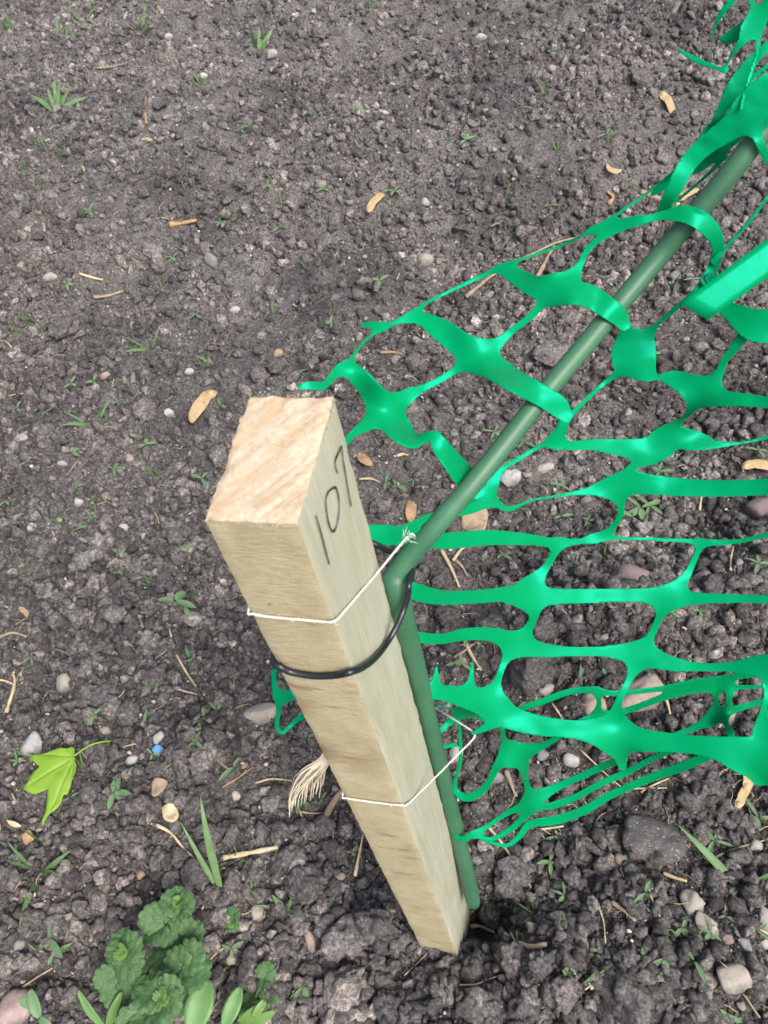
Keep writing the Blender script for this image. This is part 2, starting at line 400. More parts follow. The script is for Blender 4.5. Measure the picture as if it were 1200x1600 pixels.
me.loops.add(quads.size); me.loops.foreach_set('vertex_index', quads.ravel().astype(np.int32))
me.polygons.add(len(quads)); me.polygons.foreach_set('loop_start', (np.arange(len(quads)) * 4).astype(np.int32))
me.polygons.foreach_set('use_smooth', np.ones(len(quads), bool))
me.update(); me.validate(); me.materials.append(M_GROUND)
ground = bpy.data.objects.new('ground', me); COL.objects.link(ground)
tag(ground, 'dark grey crumbly bare soil', None, None, 'structure')

# ------------------------------------------------------------------ soil crumbs and gravel (uncountable: stuff)
def lump(sub, seed, rough=0.35, squash=0.75, flats=5, cut=0.6):
    v, f = ico(sub); n = v.copy()
    r = 1 + rough * fbm(v * 1.3 + seed * 7.1, seed, 3, 0.55) + 0.16 * rough * fbm(v * 5 + seed, seed + 5, 2)
    if sub >= 3 and rough > 0.3: r += 0.16 * np.abs(fbm(v * 2.4 + seed * 3.7, seed + 9, 5, 0.7)) - 0.08
    v = n * r[:, None]
    for k in range(flats):                                         # knock a few flat faces into it
        d = RNG.normal(size=3); d /= np.linalg.norm(d); c = RNG.uniform(cut, cut + 0.33)
        e = np.clip(v @ d - c, 0, None); v = v - 0.8 * e[:, None] * d
    v *= np.array([1, RNG.uniform(0.7, 1.0), squash])
    return v, f
def scatter(name, pts, rot, scl, protos, label, parent=None):
    coll = bpy.data.collections.new(name + '_shapes')
    for o in protos: coll.objects.link(o)
    me = bpy.data.meshes.new(name); n = len(pts)
    me.vertices.add(n); me.vertices.foreach_set('co', pts.ravel())
    for nm, dat in (('rot', rot), ('scl', scl)):
        a = me.attributes.new(nm, 'FLOAT_VECTOR', 'POINT'); a.data.foreach_set('vector', dat.astype(np.float32).ravel())
    a = me.attributes.new('idx', 'INT', 'POINT'); a.data.foreach_set('value', RNG.integers(0, len(protos), n).astype(np.int32))
    o = bpy.data.objects.new(name, me); COL.objects.link(o)
    tag(o, label, None, None, 'stuff')
    if parent is not None: o.parent = parent
    ng = bpy.data.node_groups.new(name, 'GeometryNodeTree')
    ng.interface.new_socket('Geometry', in_out='INPUT', socket_type='NodeSocketGeometry')
    ng.interface.new_socket('Geometry', in_out='OUTPUT', socket_type='NodeSocketGeometry')
    N = ng.nodes; L = ng.links
    gi, go = N.new('NodeGroupInput'), N.new('NodeGroupOutput')
    ci = N.new('GeometryNodeCollectionInfo'); ci.inputs['Collection'].default_value = coll
    ci.inputs['Separate Children'].default_value = True; ci.inputs['Reset Children'].default_value = True
    ip = N.new('GeometryNodeInstanceOnPoints'); ip.inputs['Pick Instance'].default_value = True
    def attr(nm, ty):
        q = N.new('GeometryNodeInputNamedAttribute'); q.data_type = ty; q.inputs['Name'].default_value = nm; return q.outputs['Attribute']
    er = N.new('FunctionNodeEulerToRotation'); L.new(attr('rot', 'FLOAT_VECTOR'), er.inputs[0])
    L.new(gi.outputs[0], ip.inputs['Points']); L.new(ci.outputs[0], ip.inputs['Instance'])
    L.new(attr('idx', 'INT'), ip.inputs['Instance Index']); L.new(er.outputs[0], ip.inputs['Rotation'])
    L.new(attr('scl', 'FLOAT_VECTOR'), ip.inputs['Scale']); L.new(ip.outputs[0], go.inputs[0])
    md = o.modifiers.new('scatter', 'NODES'); md.node_group = ng
    return o
def view_points(n_px, n_area):
    """soil positions: some even over the picture (with a wide margin), some even over the ground"""
    out = []
    px = RNG.uniform(-260, 1460, n_px); py = RNG.uniform(-120, 1850, n_px)
    r = (MW @ np.stack([(px - 600) / F, (py - 800) / F, np.ones(n_px)])).T
    t = -CAM_H / r[:, 2]; out.append((ORG + r * t[:, None])[:, :2])
    out.append(np.stack([RNG.uniform(GX0, GX1, n_area), RNG.uniform(GY0, GY1, n_area)], 1))
    q = np.concatenate(out)
    ok = (q[:, 0] > GX0) & (q[:, 0] < GX1) & (q[:, 1] > GY0) & (q[:, 1] < GY1)
    return q[ok]
KEEP = []                                                      # spots that other things need free of lumps
def keep(p, r): KEEP.append((float(p[0]), float(p[1]), float(r)))
def free(q, size, slack=0.0):
    ok = np.ones(len(q), bool)
    for x, y, r in KEEP: ok &= (np.hypot(q[:, 0] - x, q[:, 1] - y) > r + size * 0.6) | (size < slack)
    return ok

# ------------------------------------------------------------------ the wooden stake
def stake():
    root = thing('wooden_stake', S(0.5, 0.5, SL), 'square sawn pine stake standing in the soil, 107 hand-written near its top', 'stake')
    L = SL + 0.10
    na, nb, nl = 14, 22, 150
    V, Fc, MI, key = [], [], [], {}
    def vid(i, j, k):
        q = (i, j, k)
        if q not in key:
            key[q] = len(V); V.append((i / na, j / nb, k / nl * L))
        return key[q]
    for k in range(nl):
        for i in range(na):
            Fc.append((vid(i, 0, k), vid(i, 0, k + 1), vid(i + 1, 0, k + 1), vid(i + 1, 0, k))); MI.append(0)
            Fc.append((vid(i, nb, k), vid(i + 1, nb, k), vid(i + 1, nb, k + 1), vid(i, nb, k + 1))); MI.append(0)
        for j in range(nb):
            Fc.append((vid(na, j, k), vid(na, j, k + 1), vid(na, j + 1, k + 1), vid(na, j + 1, k))); MI.append(1)
            Fc.append((vid(0, j, k), vid(0, j + 1, k), vid(0, j + 1, k + 1), vid(0, j, k + 1))); MI.append(1)
    for i in range(na):
        for j in range(nb):
            Fc.append((vid(i, j, 0), vid(i + 1, j, 0), vid(i + 1, j + 1, 0), vid(i, j + 1, 0))); MI.append(2)
    a = np.array(V); loc = np.column_stack([(a[:, 0] - 0.5) * SW, (a[:, 1] - 0.5) * SD, -a[:, 2]])
    out = np.column_stack([np.where(a[:, 0] < 1e-6, -1, np.where(a[:, 0] > 1 - 1e-6, 1, 0)), np.where(a[:, 1] < 1e-6, -1, np.where(a[:, 1] > 1 - 1e-6, 1, 0)), (a[:, 2] < 1e-6) * 1.0])
    corner = (np.abs(out).sum(1) > 1.5)
    loc -= out * (corner[:, None] * (0.0006 + 0.0003 * fbm(loc * 140, 5, 2)[:, None]))
    loc += out * (0.00014 * fbm(loc * np.array([220, 220, 60]), 8, 3))[:, None]
    top = a[:, 2] < 1e-6
    loc[top, 2] += 0.0008 * fbm(loc[top] * 260, 15, 2) + np.where(corner[top], 0.0002 * fbm(loc[top] * 700, 16, 2), 0) + 0.0073 * SF * a[top, 1] * 1.1
    o = mesh_obj('post', loc, Fc, M_WOOD, None, True)
    o.data.polygons.foreach_set('material_index', MI)
    o.data.set_sharp_from_angle(angle=math.radians(40))
    c = S(0.5, 0.5, 0)
    Mx = Matrix.Identity(4)
    for r in range(3): Mx[r][0], Mx[r][1], Mx[r][2], Mx[r][3] = st_x[r], st_y[r], -st_d[r], c[r]
    o.parent = root; o.matrix_parent_inverse = Matrix.Identity(4); o.matrix_local = Matrix.Translation(-Vector(root.location)) @ Mx
    # hand-written number on the right side
    def R_(px, py): return on_plane(px, py, RIGHT[0], RIGHT[1], 0.0009)
    k = 2.4
    strokes = {'digit_one': [[(466, 588), (478, 630), (492, 680), (504, 728), (516, 772)]],
               'digit_zero': [[(512, 503), (503, 530), (507, 580), (516, 625), (530, 649), (543, 630), (551, 590), (553, 545), (548, 505), (540, 485), (526, 488), (508, 505)]],
               'digit_seven': [[(548, 432), (540, 408), (538, 385), (548, 360), (562, 328)], [(562, 328), (568, 380), (577, 430), (586, 490), (598, 556)]]}
    for nm, ss in strokes.items():
        parts = []
        for s_ in ss:
            pts = catmull([R_(300 + x / k, 560 + y / k) for x, y in s_], 6)
            T = np.gradient(pts, axis=0); T /= np.linalg.norm(T, axis=1)[:, None]
            W_ = np.cross(T, RIGHT[1]) * (0.00055 * (1 + 0.3 * vnoise(pts * 300, 3)))[:, None]
            v = np.concatenate([pts - W_, pts + W_]); m = len(pts)
            parts.append((v, [(i, i + 1, m + i + 1, m + i) for i in range(m - 1)]))
        v, f = join_vf(parts); q = mesh_obj(nm, v, f, M_INK); at_local(q, root)
    # loose wood fibres round the sawn top edge
    parts = []
    for _ in range(90):
        e = random.random(); side = random.choice('fblr')
        a_, b_ = {'f': (e, 0), 'b': (e, 1), 'l': (0, e), 'r': (1, e)}[side]
        p0 = S(a_, b_, -0.0073 * SF * b_ + random.uniform(-0.0006, 0.001))
        d = np.array([random.uniform(-1, 1) for _ in range(3)]) * 0.0016 - st_d * 0.0008
        parts.append(sweep([p0, p0 + d * 0.5, p0 + d], [0.00025, 0.0002, 0.00006], 4))
    v, f = join_vf(parts); q = mesh_obj('splinter_fringe', v, f, M_WOOD[2]); at_local(q, root); q['kind'] = 'stuff'
stake()

# ------------------------------------------------------------------ the bent green tube
TUBE_R = 0.0080; UP_R = 0.0067
LOW = [(740, 1412, .832), (726, 1350, .775), (713, 1300, .735), (703, 1262, .700), (676, 1160, .61), (649, 1050, .525), (630, 975, .474), (620, 930, .452)]
UPP = [(614, 912, .446), (618, 900, .448), (630, 881, .456), (645, 862, .468), (668, 837, .482), (704, 795, .495), (750, 742, .503), (855, 610, .508), (916, 537, .506), (1018, 415, .500), (1071, 352, .485), (1137, 275, .465), (1173, 228, .455), (1225, 160, .445), (1290, 70, .43), (1350, -10, .42), (1480, -190, .395), (1640, -400, .37), (1800, -600, .35)]
tube_px = catmull(LOW + UPP, 10)
def tube():
    root = thing('bent_tube', P(740, 1412, .832), 'green plastic tube beside the stake, kinked and bent over to the right', 'tube')
    pts = np.array([P(*q) for q in tube_px]); m = len(pts); ki = len(LOW) * 10
    rad = np.full(m, TUBE_R); fl = []
    for i in range(m):
        w = math.exp(-((i - ki) / 9.0) ** 2); fl.append((1 - 0.22 * w, 1 + 0.12 * w))
    rad[ki + 2:] = UP_R; rad[ki - 8:ki + 12] = np.linspace(TUBE_R, UP_R, 20)
    rad[0] *= 0.86
    v, f = sweep(pts, rad, 28, fl)
    o = mesh_obj('hose', v, f, M_TUBE); at_local(o, root)
    # mould seam that runs along the tube
    T = np.gradient(pts, axis=0); T /= np.linalg.norm(T, axis=1)[:, None]
    toc = ORG - pts; toc -= T * np.sum(toc * T, 1)[:, None]; toc /= np.linalg.norm(toc, axis=1)[:, None]
    side = np.cross(T, toc); sm = pts + (toc * 0.80 + side * 0.60) * UP_R * 0.99
    v, f = sweep(sm[ki + 14:], 0.0004, 6); o = mesh_obj('seam', v, f, M_TUBE); at_local(o, root)
tube()
def tube_z(px, py):
    d = np.hypot(tube_px[:, 0] - px, tube_px[:, 1] - py); return float(tube_px[np.argmin(d), 2])

# ------------------------------------------------------------------ the barrier net
def net_layer(name, strands, root, k=16.0, step=2.6, wave=0.0008, seed=0, soft=220, over=False):
    """strands: lists of (x, y, width, depth[, tilt]) followed along the plastic; joined with webs at the knots"""
    dense = []
    for s in strands:
        a = np.array([tuple(q) + (0.0,) * (5 - len(q)) for q in s], float)
        n = max(2, int(np.max(np.hypot(np.diff(a[:, 0]), np.diff(a[:, 1]))) / 2.0))
        c = catmull(a, n); c[:, 2] = np.clip(c[:, 2] * np.where(c[:, 2] < 20, 0.86, 0.92), 2.5, None) / 2
        T = np.gradient(c[:, :2], axis=0); T /= np.linalg.norm(T, axis=1)[:, None] + 1e-9
        dense.append((c, T))
    allp = np.concatenate([c for c, _ in dense]); pad = 50
    x0, y0 = allp[:, 0].min() - pad, allp[:, 1].min() - pad
    W_, H_ = int((allp[:, 0].max() + pad - x0) / step) + 2, int((allp[:, 1].max() + pad - y0) / step) + 2
    D = np.full((H_, W_), 1e3); ZS = np.zeros((H_, W_)); WS = np.zeros((H_, W_)) + 1e-12
    for c, T in dense:
        i0 = max(0, int((c[:, 0].min() - pad - x0) / step)); i1 = min(W_, int((c[:, 0].max() + pad - x0) / step) + 1)
        j0 = max(0, int((c[:, 1].min() - pad - y0) / step)); j1 = min(H_, int((c[:, 1].max() + pad - y0) / step) + 1)
        X, Y = np.meshgrid(x0 + np.arange(i0, i1) * step, y0 + np.arange(j0, j1) * step)
        best = np.full(X.shape, 1e3); bi = np.zeros(X.shape, int)
        for q in range(len(c)):
            d = np.hypot(X - c[q, 0], Y - c[q, 1]) - c[q, 2]; m = d < best
            best[m] = d[m]; bi[m] = q
        off = T[bi, 0] * (Y - c[bi, 1]) - T[bi, 1] * (X - c[bi, 0])
        z = c[bi, 3] + c[bi, 4] * off * 1e-4
        w = np.exp(-np.clip(best, -30, 60) / 5.0)
        ZS[j0:j1, i0:i1] += z * w; WS[j0:j1, i0:i1] += w
        A = D[j0:j1, i0:i1]; h = np.clip(k - np.abs(A - best), 0, None) / k
        D[j0:j1, i0:i1] = np.minimum(A, best) - h * h * k * 0.25
    Z = ZS / WS
    wt = np.where(D < 6, 1.0, 1e-4)                          # the plastic bends smoothly through each knot
    for _ in range(soft):
        num, den = Z * wt * 2, wt * 2
        for sh, axs in ((1, 0), (-1, 0), (1, 1), (-1, 1)):
            num = num + np.roll(Z * wt, sh, axs); den = den + np.roll(wt, sh, axs)
        Z = num / den
    if over:                                                  # lift the bands that ride over the tube clear of it
        XX, YY = np.meshgrid(x0 + np.arange(W_) * step, y0 + np.arange(H_) * step)
        for q in tube_px[::2]:
            if q[1] > 690: continue
            e = np.hypot(XX - q[0], YY - q[1]) * q[2] / F; m = e < UP_R
            Z[m] = np.minimum(Z[m], q[2] - np.sqrt(UP_R ** 2 - e[m] ** 2) - 0.0016)
        for _ in range(3):
            Z = (Z * 2 + np.roll(Z, 1, 0) + np.roll(Z, -1, 0) + np.roll(Z, 1, 1) + np.roll(Z, -1, 1)) / 6
    ins = D < 0
    verts, vid, faces = [], {}, []
    def corner(i, j):
        q = (0, i, j)
        if q not in vid: vid[q] = len(verts); verts.append((x0 + i * step, y0 + j * step, Z[j, i]))
        return vid[q]
    def edge(i, j, i2, j2):
        if (i2, j2) < (i, j): i, j, i2, j2 = i2, j2, i, j
        q = (1, i, j, i2, j2)
        if q not in vid:
            t = D[j, i] / (D[j, i] - D[j2, i2]); t = min(max(t, 0.02), 0.98)
            vid[q] = len(verts); verts.append((x0 + (i + (i2 - i) * t) * step, y0 + (j + (j2 - j) * t) * step, Z[j, i] if ins[j, i] else Z[j2, i2]))
        return vid[q]
    cnt = ins[:-1, :-1].astype(int) + ins[1:, :-1] + ins[:-1, 1:] + ins[1:, 1:]
    for j, i in zip(*np.nonzero(cnt)):
        cs = [(i, j), (i + 1, j), (i + 1, j + 1), (i, j + 1)]; poly = []
        for e in range(4):
            a, b = cs[e], cs[(e + 1) % 4]
            ia, ib = ins[a[1], a[0]], ins[b[1], b[0]]
            if ia: poly.append(corner(*a))
            if ia != ib: poly.append(edge(*a, *b))
        if len(poly) >= 3: faces.append(tuple(poly))
    vv = np.array(verts)
    vv[:, 2] += wave * fbm(np.column_stack([vv[:, 0] / 55, vv[:, 1] / 40, np.full(len(vv), seed * 3.3)]), 21 + seed, 2)
    pos = (MW @ np.stack([(vv[:, 0] - 600) / F * vv[:, 2], (vv[:, 1] - 800) / F * vv[:, 2], vv[:, 2]])).T + ORG
    o = mesh_obj(name, pos, faces, M_NET); at_local(o, root)
    md = o.modifiers.new('thickness', 'SOLIDIFY'); md.thickness = 0.0005; md.offset = 0
    return o

net = thing('barrier_net', P(720, 1300, .74), 'torn bright green plastic barrier mesh tied to stake and draped over the tube', 'barrier mesh')
def ov(px, py, w, dz=0.0): return (px, py, w, tube_z(px, py) - 0.0088 + dz)      # lies over the tube
def un(px, py, w, dz=0.0): return (px, py, w, tube_z(px, py) + 0.0105 + dz)      # passes beneath it
UPPER = [
    # top edge of the net, seen nearly edge-on
    [(467, 606, 6, .47), (481, 602, 14, .47, 4), (504, 603, 15, .475, -5), (519, 589, 14, .485), (531, 577, 16, .49), (545, 566, 8, .495), (566, 537, 5, .51), (590, 517, 6, .52), (615, 505, 9, .52), (637, 496, 10, .52), (665, 474, 6, .525), (695, 459, 6, .53), (730, 442, 7, .53), (762, 427, 8, .53), (785, 417, 6, .525), (812, 406, 5, .52), (875, 384, 5, .515), (925, 360, 5, .50), (975, 327, 5, .495), (1012, 301, 5, .487), (1060, 262, 6, .477), (1085, 230, 6, .472), (1107, 195, 7, .468)],
    [(563, 511, 3, .53), (575, 507, 11, .525), (597, 509, 10, .52)],
    # first knot
    [(533, 577, 12, .49), (552, 582, 30, .49), (575, 605, 36, .497, 6), (600, 640, 46, .505, 3), (622, 668, 44, .505, -10), (645, 690, 24, .50, -10), (662, 684, 9, .497, 5)],
    [(662, 684, 9, .497), (678, 683, 22, .497), (690, 700, 30, .495), (706, 720, 34, .500, -8), (724, 742, 38, .510, -8), un(742, 762, 40)],
    [(600, 640, 44, .505), (575, 662, 24, .495), (552, 678, 14, .485), (535, 697, 12, .47)],
    [(605, 640, 40, .505), (640, 617, 24, .51), (662, 606, 13, .515), (690, 592, 13, .515), (715, 576, 16, .515), (745, 557, 48, .51)],
    # second knot
    [(637, 497, 10, .52), (662, 500, 24, .52), (690, 516, 38, .517), (720, 538, 44, .512, 3), (752, 562, 48, .508), (785, 583, 42, .500, -9), (812, 600, 38, .492, -9), ov(835, 612, 37, -.001), ov(858, 625, 37, -.001), ov(872, 635, 36, .002), (884, 650, 22, .503)],
    [(745, 555, 44, .51), (775, 538, 22, .512), (800, 517, 13, .512), (828, 495, 13, .508), (850, 472, 18, .505), (868, 452, 44, .50)],
    # third knot
    [(782, 421, 12, .525), (800, 428, 26, .522), (832, 446, 36, .508), (868, 456, 42, .498), (900, 458, 40, .490, -6), ov(925, 465, 40, .003), ov(948, 480, 37, -.002), ov(962, 490, 35, -.001), ov(970, 499, 28, .006), (975, 507, 22, .500)],
    [(868, 450, 42, .50), (893, 432, 26, .50), (907, 412, 13, .50), (915, 395, 11, .497), (932, 377, 11, .492), (962, 360, 12, .490), (1000, 346, 12, .486), (1030, 338, 15, .482), (1050, 335, 22, .478), ov(1072, 335, 30, -.002), ov(1092, 343, 33, -.002), ov(1108, 356, 32, .001), (1119, 374, 25, .478), (1121, 395, 19, .486), (1114, 418, 20, .490), (1105, 438, 22, .492)],
    [(925, 360, 6, .50), (965, 348, 6, .492), (1000, 341, 8, .475)],
]
net_layer('net_over_tube', UPPER, net, 14, seed=1, soft=70, over=True)
HANG = [
    [(974, 504, 22, .502), (979, 518, 22, .510), (986, 535, 40, .517), (990, 553, 60, .52)],
    # knots that hang to the right of the tube
    [(1098, 448, 20, .493), (1078, 463, 10, .497), (1046, 490, 9, .505), (1022, 512, 11, .512), (990, 550, 60, .52, 6)],
    [(990, 553, 66, .52), (968, 580, 18, .53), (950, 594, 9, .535), (929, 612, 8, .53), (900, 640, 9, .52), (884, 655, 18, .512), (876, 672, 20, .515), (868, 688, 18, .525)],
    [(992, 560, 56, .52), (1008, 580, 34, .515, -8), (1027, 590, 10, .512), (1042, 590, 20, .512), (1065, 597, 36, .508, -8), (1095, 613, 42, .500, 5), (1130, 622, 28, .492, -6), (1165, 625, 22, .485), (1215, 630, 20, .475), (1260, 630, 22, .46)],
    [(1105, 610, 40, .50), (1122, 585, 18, .495), (1133, 562, 13, .489), (1146, 545, 17, .483), (1160, 527, 20, .477)],
    [(1090, 610, 38, .50), (1080, 640, 15, .515), (1066, 655, 8, .53), (1052, 664, 12, .535), (1035, 685, 34, .54)],
    [(868, 690, 18, .525), (890, 696, 17, .53), (930, 695, 20, .535), (975, 700, 30, .54, 7), (1015, 702, 42, .54, -7), (1050, 686, 38, .535, 6), (1085, 688, 34, .532, -7), (1115, 694, 17, .53), (1150, 693, 6, .53), (1180, 688, 5, .53), (1215, 679, 9, .525), (1260, 670, 8, .52)],
    [(1045, 706, 9, .54), (1015, 722, 7, .545), (990, 727, 8, .548), (980, 740, 14, .55)],
    [(868, 690, 14, .525), (846, 696, 8, .53), (812, 716, 9, .528), (785, 733, 10, .522), (772, 752, 20, .52), (758, 776, 26, .522), (738, 793, 20, .52), un(712, 800, 18), (676, 806, 12, .49), (640, 823, 14, .462)],
    [(758, 778, 24, .52), (778, 788, 14, .53), (797, 795, 9, .538), (830, 782, 5, .545), (870, 775, 5, .55), (915, 768, 13, .555), (950, 762, 32, .552), (980, 755, 40, .55, 5), (1015, 757, 34, .548), (1075, 762, 30, .54, -5), (1140, 763, 28, .53), (1215, 760, 28, .515), (1265, 758, 28, .50)],
    [(962, 764, 34, .552), (970, 790, 14, .56), (966, 812, 11, .565), (948, 832, 12, .57), (925, 841, 12, .575)],
    # third row
    [(574, 834, 30, .44), (605, 836, 34, .452), (632, 838, 30, .462), (660, 842, 28, .482), (700, 845, 28, .505, 3), (762, 840, 26, .53), (825, 843, 20, .555), (868, 848, 16, .565), (905, 846, 11, .575), (950, 841, 6, .58), (1000, 842, 6, .58), (1075, 845, 8, .575), (1110, 848, 12, .572), (1158, 845, 8, .565), (1215, 832, 10, .55), (1260, 825, 10, .54)],
    [(874, 850, 14, .567), (862, 872, 13, .575), (848, 893, 18, .575), (828, 918, 38, .572)],
    [(1094, 852, 10, .573), (1084, 876, 11, .582), (1072, 900, 16, .58), (1050, 928, 32, .578)],
    # fourth row
    [(642, 922, 30, .455), (668, 930, 28, .475), (700, 934, 24, .50), (750, 932, 23, .53, 6), (785, 929, 26, .55, -9), (825, 932, 42, .565), (865, 932, 28, .575), (930, 931, 24, .58), (1000, 930, 24, .58), (1045, 934, 36, .577), (1085, 935, 22, .572), (1140, 935, 16, .565), (1215, 937, 14, .55), (1260, 938, 14, .54)],
    [(830, 935, 36, .567), (834, 962, 17, .578), (824, 985, 18, .582), (812, 1005, 32, .585)],
    [(1040, 938, 32, .578), (1030, 965, 15, .588), (1016, 995, 15, .592), (1002, 1020, 32, .592)],
    # fifth row
    [(652, 996, 20, .49), (690, 998, 19, .52), (728, 991, 21, .545), (770, 992, 24, .565), (808, 1006, 36, .58), (850, 1016, 24, .59), (900, 1018, 17, .595), (950, 1018, 20, .597), (1000, 1022, 38, .595), (1045, 1036, 26, .59), (1090, 1042, 16, .585), (1140, 1042, 17, .578), (1185, 1040, 34, .565), (1230, 1035, 34, .55), (1265, 1032, 24, .545)],
    [(802, 1010, 28, .58), (788, 1035, 14, .582), (778, 1062, 14, .578), (768, 1090, 34, .572)],
    [(998, 1026, 34, .595), (984, 1060, 14, .60), (968, 1092, 13, .595), (962, 1118, 26, .585, 6), (962, 1142, 52, .575)],
    [(1198, 1050, 22, .56), (1198, 1085, 12, .565), (1193, 1110, 13, .56), (1190, 1140, 30, .55)],
    # sixth row, the broad bottom band
    [(672, 1080, 22, .545), (700, 1084, 28, .555, 4), (735, 1092, 38, .565), (770, 1102, 48, .572, 5), (800, 1122, 40, .575, -4), (845, 1134, 34, .575), (900, 1140, 32, .575), (955, 1146, 54, .575, -4), (1000, 1156, 40, .572), (1055, 1161, 32, .565), (1110, 1167, 36, .555), (1170, 1180, 62, .545), (1225, 1188, 66, .535), (1265, 1190, 50, .53)],
    [(678, 1078, 14, .546), (681, 1060, 12, .548), (682, 1042, 4, .55)],
    [(728, 1086, 16, .562), (735, 1066, 12, .562), (738, 1036, 4, .562)],
    [(958, 1155, 48, .577), (968, 1178, 26, .595, 8), (973, 1198, 14, .61)],
    [(772, 1112, 34, .573), (768, 1130, 18, .575), (752, 1140, 12, .577), (738, 1146, 5, .58)],
    [(1150, 1185, 30, .548), (1172, 1205, 18, .56), (1182, 1222, 10, .57), (1196, 1222, 12, .57)],
]
# the fence goes on past the right edge of the picture
ROWS = [[(1255, 118, 52, .427), (1400, 10, 34, .412), (1560, -120, 30, .395), (1760, -290, 30, .375)],
        [(1236, 255, 6, .456), (1340, 160, 18, .445), (1500, 20, 26, .43), (1760, -160, 26, .41)],
        [(1250, 502, 40, .461), (1380, 455, 28, .45), (1520, 420, 34, .44), (1760, 330, 28, .42)],
        [(1250, 630, 21, .462), (1390, 622, 30, .452), (1540, 600, 24, .44), (1760, 575, 26, .42)],
        [(1250, 671, 8, .52), (1400, 690, 26, .505), (1560, 690, 22, .49), (1760, 680, 24, .47)],
        [(1255, 758, 28, .502), (1390, 766, 30, .49), (1540, 770, 24, .475), (1760, 765, 26, .455)],
        [(1250, 826, 10, .541), (1400, 846, 26, .525), (1560, 852, 22, .51), (1760, 850, 24, .49)],
        [(1250, 938, 14, .541), (1400, 944, 32, .53), (1560, 948, 24, .515), (1760, 950, 26, .50)],
        [(1255, 1033, 24, .546), (1400, 1042, 30, .535), (1560, 1048, 26, .52), (1760, 1050, 26, .505)],
        [(1255, 1190, 50, .531), (1400, 1178, 40, .525), (1560, 1182, 46, .515), (1760, 1186, 44, .505)]]
LINKS = []
for _i in range(2, len(ROWS) - 1):
    for _k in (1, 2):
        a_, b_ = ROWS[_i][_k], ROWS[_i + 1][_k]
        LINKS.append([(a_[0] - 10, a_[1], 24, a_[3]), ((a_[0] + b_[0]) / 2 - 22, (a_[1] + b_[1]) / 2, 13, (a_[3] + b_[3]) / 2 + .004), (b_[0] - 34, b_[1], 24, b_[3])])
for _k in (1, 2):
    a_, b_ = ROWS[0][_k], ROWS[1][_k]; LINKS.append([(a_[0], a_[1], 26, a_[3]), ((a_[0] + b_[0]) / 2, (a_[1] + b_[1]) / 2, 14, (a_[3] + b_[3]) / 2), (b_[0], b_[1], 24, b_[3])])
    a_, b_ = ROWS[1][_k], ROWS[2][_k]; LINKS.append([(a_[0], a_[1], 26, a_[3]), ((a_[0] + b_[0]) / 2 + 20, (a_[1] + b_[1]) / 2, 16, (a_[3] + b_[3]) / 2 + .006), (b_[0], b_[1], 30, b_[3])])
net_layer('hanging_net', HANG + ROWS + LINKS, net, 15, seed=2)
BACK = [
    [(785, 1116, 8, .60), (815, 1107, 10, .62), (850, 1095, 12, .63), (890, 1081, 12, .64), (925, 1078, 12, .64), (960, 1083, 10, .64), (1025, 1077, 9, .64), (1080, 1066, 10, .635), (1130, 1060, 12, .63), (1175, 1052, 14, .62), (1240, 1040, 12, .61)],
    [(905, 1127, 9, .65), (935, 1118, 14, .655), (980, 1110, 12, .655), (1030, 1092, 12, .65), (1080, 1077, 17, .645), (1115, 1072, 20, .64), (1150, 1074, 9, .64), (1200, 1072, 6, .64), (1250, 1068, 6, .64)],
    [(932, 1080, 10, .64), (936, 1098, 9, .645), (932, 1116, 12, .655)],
    [(1118, 1074, 18, .64), (1119, 1092, 9, .65), (1117, 1112, 20, .66)],
    [(1050, 1150, 10, .67), (1085, 1137, 12, .667), (1115, 1122, 24, .66), (1150, 1108, 13, .655), (1215, 1090, 11, .65), (1260, 1078, 11, .65)],
    [(1142, 1074, 14, .632), (1138, 1100, 9, .632), (1134, 1125, 9, .63), (1142, 1148, 14, .62)],
]
net_layer('slack_strand', BACK, net, 10, soft=25, seed=3)
LOWER = [
    [(785, 1140, 10, .60), (788, 1158, 12, .625), (800, 1178, 38, .64), (815, 1192, 24, .65), (820, 1213, 12, .665), (826, 1236, 14, .685), (832, 1252, 30, .70)],
    [(800, 1176, 34, .64), (835, 1170, 19, .635), (858, 1160, 11, .628), (885, 1145, 8, .62)],
    [(800, 1180, 30, .64), (778, 1195, 17, .645), (768, 1215, 12, .655), (752, 1236, 14, .665), (730, 1246, 15, .67), (714, 1238, 11, .672), (711, 1222, 7, .67), (719, 1190, 7, .655), (719, 1150, 6, .64), (716, 1118, 6, .63)],
    [(836, 1248, 26, .70), (870, 1230, 15, .70), (910, 1212, 13, .69), (945, 1196, 14, .675), (975, 1186, 14, .65)],
    [(832, 1252, 28, .70), (810, 1262, 14, .71), (785, 1275, 9, .715), (760, 1292, 9, .718), (738, 1304, 12, .716), (722, 1311, 9, .7185), (709, 1302, 8, .722), (700, 1288, 5, .73)],
    [(832, 1258, 20, .702), (815, 1280, 13, .712), (795, 1297, 10, .718), (768, 1311, 8, .72), (745, 1306, 7, .717)],
]
net_layer('gathered_foot', LOWER, net, 10, soft=25, seed=4)
